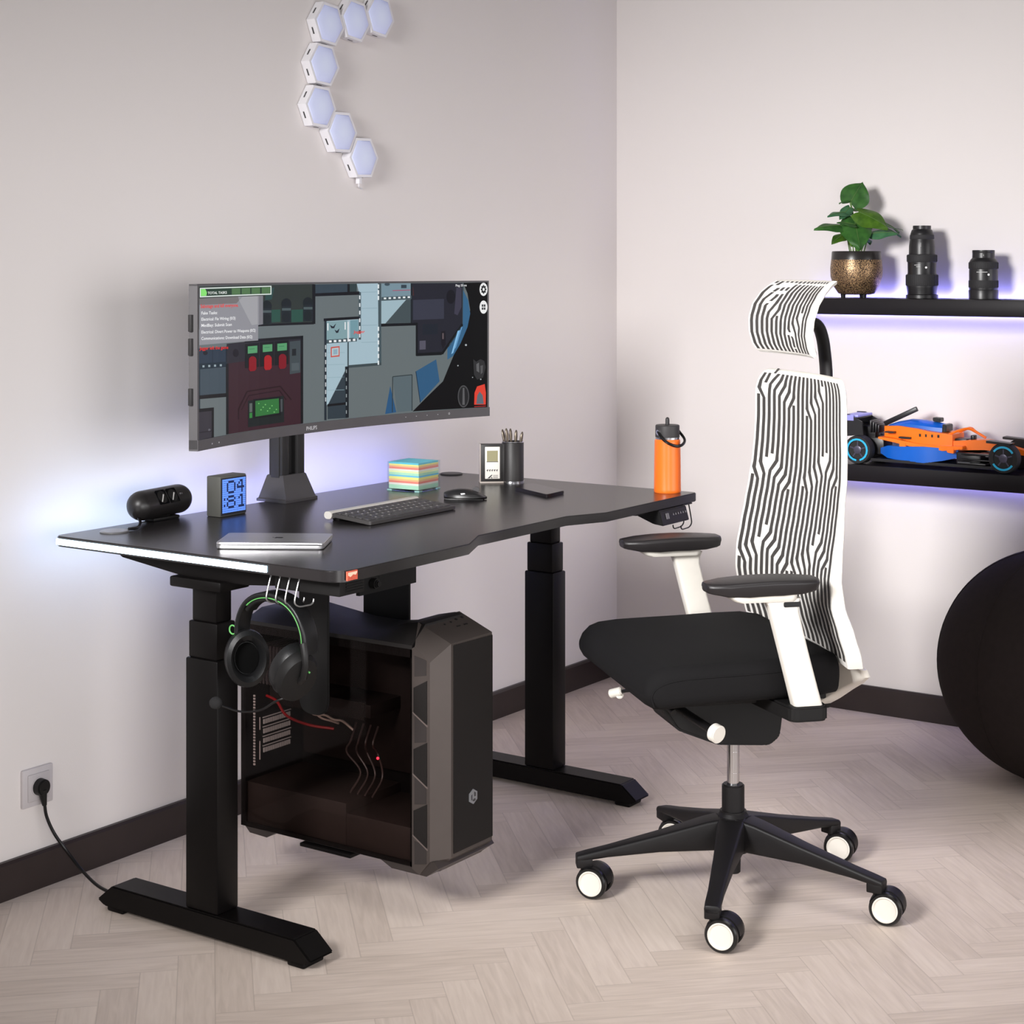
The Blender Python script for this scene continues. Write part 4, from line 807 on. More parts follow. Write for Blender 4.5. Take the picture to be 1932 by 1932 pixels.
box(bm, -1.800, -1.720, -0.140, -0.120, 0.83, 1.12, 0.001)
box(bm, -1.803, -1.798, -0.152, -0.126, 0.83, 1.12, 0.001)
obj('stand_column', bm, M_monb, mo)
bm = BM(); box(bm, -1.79, -1.73, -0.235, -0.14, 1.08, 1.14, 0.004); obj('tilt_arm', bm, M_monb, mo)
bm = BM(); loft(bm, [[Vector((x, y, z)) for x, y in ((X0, Y0), (X1, Y0), (X1, Y1), (X0, Y1))] for X0, X1, Y0, Y1, z in ((-1.816, -1.702, -0.186, -0.092, DT), (-1.816, -1.702, -0.186, -0.092, DT+0.006), (-1.812, -1.706, -0.183, -0.095, DT+0.008), (-1.801, -1.719, -0.164, -0.112, DT+0.061), (-1.799, -1.721, -0.162, -0.114, DT+0.063))]); obj('stand_base', bm, mat('stand_grey', (66, 64, 66), 0.42), mo)

# ------------------------------------------------------------------ power pod
po = thing('power_pod', 'black rounded socket pod with two outlets at the back left of the desk', 'extension socket', (-2.168, -0.13, DT))
a0, a1 = Vector((-2.232, -0.140, 0.8115)), Vector((-2.104, -0.120, 0.8115))
ax = (a1-a0).normalized(); fy = Vector((ax.y, -ax.x, 0)); MP = frame(a0, ax, (0, 0, 1))   # local: x along, y up, z = x cross y
if (MP.to_3x3() @ Vector((0, 0, 1))).y > 0: pass
LP = (a1-a0).length; R0 = 0.0325
bm = BM(); secs = []
for k in range(9): a = PI/2*k/8; secs.append((-R0*math.cos(a), R0*max(math.sin(a), .02)))
for k in range(9): a = PI/2*k/8; secs.append((LP+R0*math.sin(a), R0*max(math.cos(a), .02)))
# flattened face on the front upper side carries the outlets
def podsec(x, r):
    out = []
    for k in range(36):
        an = 2*PI*k/36; q = r
        dd = math.cos(an-math.radians(32))
        lim = R0*0.90
        if dd > 0 and r*dd > lim: q = lim/dd
        out.append(MP @ Vector((x, q*math.sin(an), q*math.cos(an))))
    return out
loft(bm, [podsec(x, r) for x, r in secs]); obj('body', bm, mat('pod_black', (30, 28, 28), 0.38), po)
ang = math.radians(32); fc = lambda x, u, d=0.0: MP @ Vector((x, (R0*0.90+d)*math.sin(ang)+u*math.cos(ang), (R0*0.90+d)*math.cos(ang)-u*math.sin(ang)))
for x in (0.040, 0.078):
    bm = BM(); prism(bm, rpoly([(x-0.017, -0.017), (x+0.017, -0.017), (x+0.017, 0.017), (x-0.017, 0.017)], 0.004), lambda a, b, d: fc(a, b, d), -0.001, 0.0008); o = obj('outlet', bm, M_gloss, po)
    bm = BM(); cyl(bm, fc(x, 0, 0.0004), fc(x, 0, 0.0012), 0.0145, n=28); obj('outlet_well', bm, mat('well_black', (9, 9, 9), 0.5), o)
    bm = BM(); prism(bm, [(x-0.009, -0.011), (x-0.007, -0.012), (x+0.008, 0.004), (x+0.006, 0.006)], lambda a, b, d: fc(a, b, d), 0.0010, 0.0020); obj('earth_clip', bm, mat('clip_pale', (190, 188, 186), 0.4), o)
bm = BM(); prism(bm, [(0.106, -0.002), (0.114, -0.002), (0.114, 0.002), (0.106, 0.002)], lambda a, b, d: fc(a, b, d), -0.0005, 0.0006); obj('charging_port', bm, M_steel, po)
bm = BM(); box(bm, -2.205, -2.125, -0.150, -0.108, DT, DT+0.008, 0.003); box(bm, -2.195, -2.15, -0.145, -0.115, DT+0.006, DT+0.020, 0.003); obj('foot', bm, M_blackp, po)
bm = BM(); tube(bm, smooth_path([(-2.240, -0.140, 0.795), (-2.250, -0.150, 0.788), (-2.262, -0.168, 0.781), (-2.300, -0.200, 0.7775), (-2.325, -0.200, 0.7775)], 6), 0.0032, 10); obj('cord', bm, M_rubber, po)

# ------------------------------------------------------------------ pixel clock
ck = thing('pixel_clock', 'small grey cube clock with a lit blue pixel display showing digits', 'clock', (-2.030, -0.200, DT), math.radians(1.0))
bm = BM(); box(bm, -0.043, 0.043, -0.021, 0.021, 0, 0.091, 0.003); obj('case', bm, mat('clock_grey', (78, 78, 74), 0.5), ck, local=True)
bm = BM(); box(bm, -0.0405, 0.0405, -0.0225, -0.0195, 0.004, 0.087); fp = obj('front_plate', bm, mat('clock_front', (34, 36, 44), 0.3), ck, local=True)
GR = ["................", "....####....##..", "...#....#..#.#..", "...#....#.#..#..", "...#....#.#####.", "...#....#....#..", "....####.....#..", "................",
      "....####....##..", ".#.#....#..#.#..", "....####.....#..", "...#....#....#..", ".#.#....#....#..", "....####...####.", "................", "................"]
bm = BM(); st = 0.076/16
for r in range(16):
    for c in range(16):
        x = -0.038+c*st; z = 0.0845-(r+1)*st
        box(bm, x+0.0004, x+st-0.0004, -0.0231, -0.0222, z+0.0004, z+st-0.0004, mi=1 if GR[r][c] == '#' else 0)
obj('pixel_display', bm, [mat('pixel_blue', (96, 140, 235), 0.4, emit=(92, 140, 245), es=0.55), mat('pixel_dark', (24, 40, 84), 0.4, emit=(30, 60, 130), es=0.12)], fp, local=True, smooth=0, label='blue lit pixel display')

# ------------------------------------------------------------------ laptop
lp = thing('laptop', 'closed silver laptop at the front left of the desk', 'laptop', (-2.277, -0.571, DT), math.radians(-0.0))
M_alu = mat('silver_aluminium', (196, 195, 198), 0.32, 0.85, bump=0.03, bscale=900)
c0 = [Vector(p) for p in ((-2.395, -0.521, 0), (-2.2805, -0.704, 0), (-2.1706, -0.6355, 0), (-2.285, -0.4522, 0))]
def inset(k): 
    m = sum(c0, Vector())/4; return [(m.x+(p.x-m.x)*k, m.y+(p.y-m.y)*k) for p in c0]
bm = BM(); loft(bm, [[Vector((x, y, z)) for x, y in rpoly(inset(k), 0.012)] for k, z in ((0.965, DT), (0.995, DT+0.0022), (1.0, DT+0.0075), (0.996, DT+0.0080))]); obj('base', bm, M_alu, lp)
bm = BM(); loft(bm, [[Vector((x, y, z)) for x, y in rpoly(inset(k), 0.012)] for k, z in ((0.995, DT+0.0088), (1.0, DT+0.0094), (1.0, DT+0.0125), (0.994, DT+0.0134))]); ld = obj('lid', bm, M_alu, lp)
bm = BM(); loft(bm, [[Vector((x, y, z)) for x, y in rpoly(inset(0.985), 0.012)] for z in (DT+0.0076, DT+0.0092)]); obj('hinge_gap', bm, M_matte, lp)
bm = BM(); ce = sum(c0, Vector())/4; lx = (c0[2]-c0[1]).normalized()
ML_ = frame((ce.x+0.006, ce.y-0.004, DT+0.0135), lx, (c0[3]-c0[2])); pts = []
for k in range(28):
    a = 2*PI*k/28; r = 0.0085*(1-0.10*math.cos(2*a)-0.07*abs(math.sin(a))**8*0)
    if abs(((a+PI) % (2*PI))-PI) < 0.5: r *= 0.80
    pts.append((r*math.cos(a), r*math.sin(a)*(0.92 if math.sin(a) > 0 else 0.98)))
prism(bm, pts, lambda a, b, d: ML_ @ Vector((a, b, d)), -0.0001, 0.0003)
prism(bm, [(0.000, 0.009), (0.002, 0.0095), (0.005, 0.0135), (0.002, 0.0128)], lambda a, b, d: ML_ @ Vector((a, b, d)), -0.0001, 0.0003); obj('emblem', bm, mat('emblem_dark', (60, 60, 62), 0.25, 0.8), ld)

# ------------------------------------------------------------------ keyboard
KA = Vector((-1.978, -0.576, DT)); KL, KD = 0.311, 0.131                # front left corner
kx = Vector((1, -0.004, 0)).normalized(); kyd = Vector((0.004, 1, 0)).normalized()
kb = thing('keyboard', 'wireless keyboard with dark keys and a silver rear edge in the middle of the desk', 'keyboard', KA)
tilt = lambda a, b, d: KA+kx*a+kyd*b+Vector((0, 0, 0.006+b*0.085+d))
bm = BM(); prism(bm, rpoly([(0, 0), (KL, 0), (KL, KD-0.02), (0, KD-0.02)], 0.006), tilt, -0.005, 0.003, bev=0.001); obj('body', bm, mat('keyboard_grey', (58, 56, 56), 0.4), kb)
bm = BM(); loft(bm, [[KA+kx*a+kyd*b+Vector((0, 0, c)) for b, c in [(KD-0.011+p, 0.0135+q) for p, q in rrect(0.022, 0.0165, 0.008, 4)]] for a in (-0.001, 0.0005, KL-0.0005, KL+0.001)]); obj('battery_tube', bm, mat('keyboard_silver', (206, 202, 196), 0.35, 0.3), kb, label='pale silver rear edge')
bm = BM(); box(bm, 0.02, KL-0.02, 0, 0.02, 0, 0.008, 0.002, M=frame(KA+kyd*(KD-0.026), kx, kyd)); box(bm, 0.005, KL-0.005, 0, 0.012, 0, 0.004, 0.001, M=frame(KA+kyd*0.003, kx, kyd)); obj('foot', bm, M_matte, kb)
M_key = mat('key_dark', (54, 52, 53), 0.38); M_keyp = mat('key_print', (176, 172, 170), 0.5)
protos = {}
rows = [[1]*14, [1]*13+[1.6], [1.5]+[1]*12+[1.1], [1.8]+[1]*11+[1.8], [1.3, 1, 1.1, 1.1, 4.7, 1.1, 1.1, 1, 1.2]]
for r, row in enumerate(rows):
    tot = sum(row); x = 0.006; u = (KL-0.012)/tot
    hgt = 0.0135 if r == 0 else 0.0182
    b1 = KD-0.027 if r == 0 else KD-0.027-0.0152-(r-1)*0.0200
    for q, w in enumerate(row):
        bm = BM(); wd_ = u*w-0.0024
        t_ = BM(); loft(t_, [[tilt(a, b, d) for a, b in [(x+0.0012+wd_/2+p, b1-hgt/2+q2) for p, q2 in rrect(wd_-ins, hgt-ins, 0.0025, 2)]] for ins, d in ((0, 0.0025), (0, 0.0040), (0.0012, 0.0050))]); merge(bm, t_)
        if 0.9 < w < 1.2 and r:
            a = x+u*w*0.3; box(bm, -0.0018, 0.0018, -0.0020, 0.0020, 0, 0.0002, mi=1, M=frame(tilt(a+0.003, b1-hgt*0.42, 0.0050), kx, kyd+Vector((0, 0, 0.085))))
        obj('key', bm, [M_key, M_keyp], kb); x += u*w

# ------------------------------------------------------------------ mouse
ms = thing('computer_mouse', 'black wireless mouse on the desk to the right of the keyboard', 'mouse', (-1.508, -0.487, DT), math.radians(-62))
bm = BM(); secs = []
for k in range(13):
    a = -0.052+0.104*k/12; w = 0.031*max(0.02, (1-(abs(a)/0.0525)**2.6))**0.5; h = 0.0255*max(0.06, (1-((a+0.008)/0.0605)**2))**0.62
    secs.append([Vector((a, w*math.cos(2*PI*q/24)*(1 if math.sin(2*PI*q/24) > -0.2 else 0.86), 0.006+(h-0.006)*max(0, math.sin(2*PI*q/24))**0.8 - 0.005*max(0, -math.sin(2*PI*q/24)))) for q in range(24)])
loft(bm, secs); obj('body', bm, mat('mouse_black', (34, 33, 34), 0.35), ms, local=True)
bm = BM(); cyl(bm, (0.026, -0.003, 0.0225), (0.026, 0.003, 0.0225), 0.008, n=24); obj('scroll_wheel', bm, M_dgrey, ms, local=True)
bm = BM(); prism(bm, [(-0.006, 0.004), (0.004, 0.006), (0.002, 0.009), (-0.008, 0.008)], lambda a, b, d: (a, d, 0.010+b*0.9), -0.0292, -0.027); obj('logo', bm, M_print, ms, local=True)
bm = BM(); box(bm, -0.045, 0.045, -0.022, 0.022, 0, 0.003, 0.001); obj('glide_pad', bm, M_rubber, ms, local=True)

# ------------------------------------------------------------------ note cube
nc = Vector((-1.438, -0.262, DT)); a_ = math.radians(0)
ca = [Vector((-1.435, -0.205, 0)), Vector((-1.474, -0.320, 0)), Vector((-1.376, -0.313, 0))]
nx = Vector((-1.376+1.474, -0.313+0.320, 0)).normalized(); nth = math.atan2(nx.y, nx.x)
NL = 0.0965; NH = 0.072; N0 = Vector((-1.474, -0.320, DT))
nh = thing('note_holder', 'clear plastic box holding coloured note paper on the desk', 'note holder', N0, nth)
acr = bpy.data.materials.new('clear_acrylic'); acr.use_nodes = True; nt = acr.node_tree; nt.nodes.remove(nt.nodes['Principled BSDF'])
tr = nt.nodes.new('ShaderNodeBsdfTransparent'); tr.inputs[0].default_value = (0.94, 0.96, 0.96, 1); gl = nt.nodes.new('ShaderNodeBsdfGlossy'); gl.inputs['Roughness'].default_value = 0.04
lw = nt.nodes.new('ShaderNodeLayerWeight'); pw = nt.nodes.new('ShaderNodeMath'); pw.operation = 'POWER'; pw.inputs[1].default_value = 4.0; nt.links.new(lw.outputs['Facing'], pw.inputs[0]); fz = nt.nodes.new('ShaderNodeMath'); fz.operation = 'MULTIPLY_ADD'; fz.inputs[1].default_value = 0.6; fz.inputs[2].default_value = 0.02; nt.links.new(pw.outputs[0], fz.inputs[0]); ms2 = nt.nodes.new('ShaderNodeMixShader')
nt.links.new(fz.outputs[0], ms2.inputs[0]); nt.links.new(tr.outputs[0], ms2.inputs[1]); nt.links.new(gl.outputs[0], ms2.inputs[2]); nt.links.new(ms2.outputs[0], nt.nodes['Material Output'].inputs[0])
for nm, bb in (('front_wall', (0, NL, 0, 0.002, 0.0, NH)), ('back_wall', (0, NL, NL-0.002, NL, 0, NH)), ('side_wall', (0, 0.002, 0.002, NL-0.002, 0, NH)), ('side_wall', (NL-0.002, NL, 0.002, NL-0.002, 0, NH))):
    bm = BM(); box(bm, *bb); obj(nm, bm, acr, nh, local=True, smooth=0)
bm = BM(); box(bm, 0.002, NL-0.002, 0.002, NL-0.002, 0.003, 0.005); obj('floor', bm, acr, nh, local=True, smooth=0)
bm = BM(); box(bm, 0, 0.014, 0, 0.014, 0, 0.003); box(bm, NL-0.014, NL, 0, 0.014, 0, 0.003); box(bm, 0, 0.014, NL-0.014, NL, 0, 0.003); box(bm, NL-0.014, NL, NL-0.014, NL, 0, 0.003); obj('foot', bm, mat('foot_aqua', (160, 205, 200), 0.2), nh, local=True)
nb = thing('note_block', 'stack of rainbow coloured note paper inside the clear box', 'note paper', N0+Vector((0, 0, 0.005)), nth)
bands = [('mint', (190, 232, 205), .010), ('white', (244, 238, 232), .005), ('coral', (246, 146, 134), .005), ('orange', (252, 196, 146), .0045), ('yellow', (250, 240, 150), .006), ('blue', (120, 200, 235), .004), ('mint', (196, 236, 208), .006), ('lemon', (240, 244, 190), .005), ('white', (246, 240, 236), .004), ('coral', (246, 146, 134), .005), ('orange', (252, 196, 146), .004), ('yellow', (252, 222, 140), .0035), ('sky', (110, 205, 225), .0045)]
z = 0.0
for nm, c, h in bands:
    bm = BM(); m = mat('note_'+nm, c, 0.8, var=0.03)
    n = max(1, int(h/0.0016))
    for k in range(n):
        j = random.uniform(-0.0006, 0.0006); box(bm, 0.0035+j, NL-0.0035+j, 0.0035-j, NL-0.0035-j, z+h*k/n, z+h*(k+1)/n-0.0002)
    obj('%s_sheets' % nm, bm, m, nb, local=True, smooth=0); z += h

# ------------------------------------------------------------------ desk organiser with clock and pen cup
og = thing('pen_holder', 'black desk organiser joining a white calendar clock and a round pen cup', 'pen holder', (-1.20, -0.37, DT))
o0 = Vector((-1.236, -0.338, DT)); o1 = Vector((-1.200, -0.380, DT)); ox = (o1-o0).normalized(); ow = (o1-o0).length
MO = frame(o0, ox, (0, 0, 1)); OH = 0.100                     # local: x along the panel, y up, z towards the viewer
M_leath = mat('black_leather', (36, 34, 34), 0.45, bump=0.25, bscale=500); M_tan = mat('light_edge', (176, 166, 158), 0.4)
bm = BM(); box(bm, 0, ow, 0.004, OH, -0.03, 0.0, 0.002, M=MO); obj('panel_block', bm, M_leath, og)
bm = BM(); box(bm, -0.003, ow+0.004, 0, 0.004, -0.032, 0.004, 0.001, M=MO); box(bm, -0.0025, 0.0, 0.004, OH+0.001, -0.028, -0.0005, 0.0008, M=MO); obj('edge_trim', bm, M_tan, og)
bm = BM(); box(bm, 0.0105, ow-0.006, 0.011, OH-0.006, -0.001, 0.0016, 0.0012, M=MO); cp = obj('clock_face', bm, mat('ivory_plastic', (226, 222, 214), 0.4), og)
bm = BM(); box(bm, 0.0155, ow-0.0115, 0.056, OH-0.016, 0.0012, 0.0020, M=MO); obj('display', bm, mat('lcd_olive', (136, 130, 92), 0.3), cp, label='olive green liquid crystal display')
bm = BM(); box(bm, 0.0145, ow-0.0105, 0.0545, 0.0560, 0.0012, 0.0024, M=MO)
for k in range(5): prism(bm, [(0.0145+k*0.0062, 0.034), (0.0190+k*0.0062, 0.036), (0.0165+k*0.0062, 0.030)], lambda a, b, d: MO @ Vector((a, b, d)), 0.0010, 0.0030)
obj('button', bm, M_dgrey, cp, smooth=0)
bm = BM(); prism(bm, [(0.0165, 0.0125), (0.0225, 0.0125), (0.0300, 0.0215), (0.0270, 0.0215)], lambda a, b, d: MO @ Vector((a, b, d)), 0.0010, 0.0021); prism(bm, [(0.0255, 0.0125), (0.0300, 0.0125), (0.0280, 0.0165)], lambda a, b, d: MO @ Vector((a, b, d)), 0.0010, 0.0021)
for k in range(3): box(bm, 0.0315, 0.044, 0.0195-k*0.003, 0.0205-k*0.003, 0.0010, 0.0020, M=MO)
obj('print', bm, M_dgrey, cp, smooth=0)
PR = 0.0285
PCx, PCy = (MO @ Vector((ow+0.030, 0, -0.020))).xy
bm = BM(); lathe(bm, [(PR, 0.004), (PR, 0.103), (PR-0.001, 0.1045), (PR-0.003, 0.1045), (PR-0.0035, 0.10), (PR-0.0035, 0.012), (0, 0.012)], (PCx, PCy, DT), 48); obj('pen_cup', bm, M_leath, og)
bm = BM(); lathe(bm, [(PR+0.0016, 0.0), (PR+0.0018, 0.004), (PR, 0.0045), (0, 0.0045)], (PCx, PCy, DT), 48); rim = [(PCx+(PR-0.0015)*math.cos(2*PI*k/48), PCy+(PR-0.0015)*math.sin(2*PI*k/48), DT+0.1048) for k in range(48)]; tube(bm, rim, 0.0016, 8, closed=True); obj('metal_rim', bm, M_steel, og)
bm = BM(); box(bm, ow-0.001, ow+0.007, 0.004, OH, -0.028, -0.004, 0.001, M=MO); obj('joint', bm, M_leath, og)
M_pen = mat('pewter', (116, 106, 94), 0.3, 0.75, var=0.3, scale=200)
rt = Vector((0.568, -0.823, 0)); fw = Vector((0.823, 0.568, 0))
pens = [(-0.020, 0.010, -0.030, 'leftmost pewter pen leaning left in the pen cup'), (-0.012, -0.004, -0.022, 'tall pewter pen second from the left in the pen cup'), (-0.004, 0.012, -0.010, 'pewter pen third from the left in the pen cup'), (0.006, 0.006, 0.012, 'upright pewter pen second from the right in the pen cup'), (0.016, -0.004, 0.036, 'short pewter pen leaning right at the right of the pen cup')]
for k, (a, b, le, lab) in enumerate(pens):
    base = Vector((PCx, PCy, DT+0.014))+rt*a*0.3+fw*b*0.3
    topz = (0.122, 0.126, 0.124, 0.121, 0.117)[k]; tip = Vector((PCx, PCy, DT+topz+0.014))+rt*(a+le*0.25)+fw*b
    mid = base.lerp(tip, 0.72); bm = BM()
    M_, L_ = align(base, tip); secs = []
    for h, w1, w2 in ((0, 0.0025, 0.0025), (0.60, 0.0028, 0.0028), (0.74, 0.0040, 0.0034), (0.86, 0.0056, 0.0038), (0.95, 0.0046, 0.0032), (0.99, 0.0022, 0.0018), (1.0, 0.0008, 0.0008)):
        secs.append([M_ @ Vector((w1*math.cos(2*PI*q/16), w2*math.sin(2*PI*q/16), (h-0.5)*L_)) for q in range(16)])
    loft(bm, secs); solo('pen', bm, M_pen, lab, 'pen', 'pens in the pen cup')

# ------------------------------------------------------------------ phone
ph = thing('smartphone', 'dark smartphone lying on the desk in front of the pen cup', 'phone', (-1.297, -0.561, DT))
pc0 = [Vector(p) for p in ((-1.305, -0.489), (-1.384, -0.640), (-1.292, -0.634), (-1.210, -0.482))]
c_ = [(p.x, p.y) for p in pc0]
bm = BM(); t = BM(); loft(t, [[Vector((x, y, z)) for x, y in rpoly(c_, 0.012)] for z in (DT, DT+0.0085)]); bmesh.ops.bevel(t, geom=[e for e in t.edges if abs(e.verts[0].co.z-e.verts[1].co.z) < 1e-6], offset=0.0015, segments=2, affect='EDGES'); merge(bm, t); obj('body', bm, mat('phone_edge', (34, 30, 32), 0.25, 0.4), ph)
m_ = sum((Vector(p) for p in c_), Vector((0, 0)))/4
bm = BM(); loft(bm, [[Vector((m_.x+(x-m_.x)*0.96, m_.y+(y-m_.y)*0.98, z)) for x, y in rpoly(c_, 0.011)] for z in (DT+0.0083, DT+0.0088)]); obj('screen', bm, mat('phone_glass', (22, 18, 19), 0.22), ph)

# ------------------------------------------------------------------ bottle
bt = thing('drink_bottle', 'orange steel drink bottle with black straw lid at the right end of the desk', 'bottle', (-1.114, -0.822, DT))
bx, by = -1.114, -0.822; BR = 0.0335
bm = BM(); lathe(bm, [(BR-0.001, 0), (BR+0.0005, 0.003), (BR, 0.008), (BR-0.0005, 0.06), (BR-0.0015, 0.117), (BR-0.004, 0.120), (0, 0.121)], (bx, by, DT), 48); obj('body', bm, mat('bottle_orange', (234, 108, 30), 0.32, var=0.02), bt)
bm = BM(); lathe(bm, [(BR-0.004, 0.118), (BR-0.0035, 0.1255), (0, 0.126)], (bx, by, DT), 48); obj('steel_collar', bm, M_steel, bt)
bm = BM(); lathe(bm, [(BR-0.0035, 0.1245), (BR-0.0032, 0.126), (BR-0.0035, 0.150), (BR-0.005, 0.152), (0, 0.1525)], (bx, by, DT), 48); li = obj('lid', bm, mat('lid_charcoal', (48, 46, 47), 0.5), bt)
bm = BM(); lathe(bm, [(0.005, 0.150), (0.0052, 0.162), (0.0045, 0.1665), (0.002, 0.169), (0, 0.1692)], (bx, by, DT), 20); obj('straw_spout', bm, mat('spout', (38, 36, 37), 0.5), li)
pv = Vector((bx, by, DT+0.136)); d_ = (-rt*0.80-fw*0.60).normalized(); pvl = pv+d_*0.030
d2 = (rt*0.85+fw*0.5).normalized(); pvr = pv+d2*0.031
bm = BM(); cyl(bm, pvl-d_*0.002, pvl+d_*0.0035, 0.0062, bev=0.001); obj('pivot', bm, M_steel, li)
bm = BM(); tube(bm, smooth_path([pvl+d_*0.0012+Vector((0, 0, 0.002)), pv-rt*0.018-fw*0.034+Vector((0, 0, -0.010)), pv-rt*0.002-fw*0.042+Vector((0, 0, -0.022)), pv+rt*0.020-fw*0.038+Vector((0, 0, -0.029)), pv+rt*0.036-fw*0.024+Vector((0, 0, -0.026)), pv+rt*0.042-fw*0.004+Vector((0, 0, -0.016)), pvr+d2*0.003+Vector((0, 0, 0.001))], 8), 0.0034, 10); obj('strap', bm, M_rubber, li)
bt.scale = (1, 1, 1.10)
# ------------------------------------------------------------------ office chair (x forward, y to its left, z up)
ch = thing('office_chair', 'swivel office chair with black seat and a white back printed with black circuit lines', 'chair', (-1.579, -1.246, 0), math.atan2(0.668, -0.744))
M_cb = mat('chair_black', (20, 18, 19), 0.5, bump=0.08, bscale=600, spec=0.35); M_cw = mat('chair_white', (224, 219, 210), 0.4)
M_seat = mat('black_seat_fabric', (20, 19, 20), 0.9, var=0.12, scale=700, bump=0.5, bscale=1400, spec=0.2)
M_stripe = mat('charcoal_print', (62, 59, 57), 0.7, var=0.08, scale=400); M_cloth = mat('white_cloth', (222, 219, 214), 0.75, bump=0.3, bscale=900)
# base
bm = BM(); lathe(bm, [(0.022, 0.085), (0.033, 0.090), (0.033, 0.165), (0.028, 0.172), (0.028, 0.176), (0, 0.176)], n=36); cyl(bm, (0, 0, 0.043), (0, 0, 0.10), 0.0155, 0.017, bev=0.002); hub = obj('base_hub', bm, M_cb, ch, local=True)
world_r = math.atan2(0.668, -0.744)
cam_dir = Vector((-math.cos(YAW), -math.sin(YAW), 0)).normalized()
for k in range(5):
    th = 2.2404+k*2*PI/5-world_r; e = Vector((math.cos(th), math.sin(th), 0)); s = Vector((-e.y, e.x, 0)); bm = BM(); secs = []
    for r, w, zt, zb in ((0.018, 0.030, 0.166, 0.098), (0.06, 0.027, 0.158, 0.097), (0.16, 0.021, 0.131, 0.094), (0.27, 0.0165, 0.104, 0.084), (0.315, 0.0165, 0.094, 0.078), (0.335, 0.0155, 0.089, 0.074), (0.3365, 0.014, 0.087, 0.075)):
        secs.append([e*r+s*a+Vector((0, 0, (zt+zb)/2+b)) for a, b in rrect(2*w, zt-zb, 0.006, 3)])
    loft(bm, secs)
    box(bm, -0.017, 0.017, -0.0155, 0.0155, 0.062, 0.085, 0.003, M=Matrix.Translation(e*0.3195) @ Matrix.Rotation(th, 4, 'Z'))
    obj('base_arm', bm, M_cb, ch, local=True, label=None)
    # twin wheel caster; all five have swung to the same heading
    ax = Matrix.Rotation(-world_r, 3, 'Z') @ (Matrix.Rotation(math.radians(-24), 3, 'Z') @ cam_dir); side = Vector((-ax.y, ax.x, 0))
    c = e*0.3195+Vector((0, 0, 0.0335)); c = c+Matrix.Rotation(-world_r, 3, 'Z') @ Vector((0.0135, -0.0185, 0))
    bm = BM(); cyl(bm, e*0.3195+Vector((0, 0, 0.050)), e*0.3195+Vector((0, 0, 0.066)), 0.0072, bev=0.001)
    hood = [(-0.034*math.cos(q*PI/12), 0.034*math.sin(q*PI/12)) for q in range(13)]
    prism(bm, [(a*1.04, b*1.04) for a, b in hood], lambda a, b, d: c+side*a+ax*d+Vector((0, 0, b)), -0.0135, 0.0135); cst = obj('caster', bm, M_cb, ch, local=True)
    for sg in (1, -1):
        bm = BM(); Mx = align(c, c+ax*sg)[0]; Mx.translation = c
        lathe(bm, [(0.012, 0.0145), (0.031, 0.0145), (0.0335, 0.017), (0.0335, 0.025), (0.031, 0.0285), (0.0265, 0.0285), (0.0258, 0.017), (0, 0.0155)], n=36, M=Mx); wh = obj('wheel', bm, M_rubber, cst, local=True)
    bm = BM(); Mx = align(c, c+ax)[0]; Mx.translation = c
    lathe(bm, [(0.0262, 0.026), (0.0262, 0.0294), (0.0240, 0.0298), (0.0185, 0.0235), (0.0120, 0.0205), (0.0088, 0.0203), (0.0080, 0.0175), (0, 0.0172)], n=36, M=Mx); lathe(bm, [(0.0075, 0.0174), (0.0075, 0.0190), (0, 0.0192)], n=20, M=Mx, mi=1); obj('wheel_cap', bm, [M_cw, mat('cap_grey', (140, 128, 124), 0.5)], cst, local=True, label='white wheel cap')
bm = BM(); cyl(bm, (0, 0, 0.17), (0, 0, 0.232), 0.0240, bev=0.003); obj('column_sleeve', bm, M_cb, ch, local=True)
bm = BM(); cyl(bm, (0, 0, 0.225), (0, 0, 0.34), 0.0128); cyl(bm, (0, 0, 0.30), (0, 0, 0.3015), 0.0131); cyl(bm, (0, 0, 0.255), (0, 0, 0.2565), 0.0131); obj('gas_spring', bm, M_chrome, ch, local=True)
# mechanism
bm = BM(); prism(bm, rpoly([(0.185, 0.470), (0.190, 0.430), (0.150, 0.372), (0.060, 0.336), (-0.055, 0.328), (-0.078, 0.345), (-0.085, 0.400), (-0.12, 0.42), (-0.12, 0.470)], 0.010, 3), lambda a, b, d: (a, d, b), -0.075, 0.075, bev=0.006, seg=2)
box(bm, -0.14, 0.2, -0.17, 0.17, 0.445, 0.472, 0.004); mech = obj('tilt_mechanism', bm, M_matte, ch, local=True)
bm = BM(); prism(bm, rpoly([(-0.085, -0.31), (-0.005, -0.31), (0.03, -0.05), (0.03, 0.05), (-0.005, 0.31), (-0.085, 0.31), (-0.10, 0.05), (-0.10, -0.05)], 0.02, 4), lambda a, b, d: (a, b, d), 0.438, 0.468, bev=0.004); obj('arm_bracket', bm, M_matte, ch, local=True)
bm = BM(); tube(bm, [(0.155, 0.06, 0.425), (0.140, 0.12, 0.415), (0.118, 0.20, 0.403)], 0.0085, 12); cyl(bm, (0.175, 0.076, 0.425), (0.17, 0.11, 0.420), 0.006); lv = obj('tension_lever', bm, M_blackp, ch, local=True)
bm = BM(); cyl(bm, (0.120, 0.206, 0.403), (0.113, 0.222, 0.400), 0.0185, bev=0.002); obj('lever_knob', bm, M_cw, lv, local=True, label='white round lever knob')
bm = BM(); tube(bm, [(0.15, -0.06, 0.43), (0.185, -0.17, 0.40), (0.195, -0.20, 0.39)], 0.004, 10); lv = obj('height_lever', bm, M_blackp, ch, local=True)
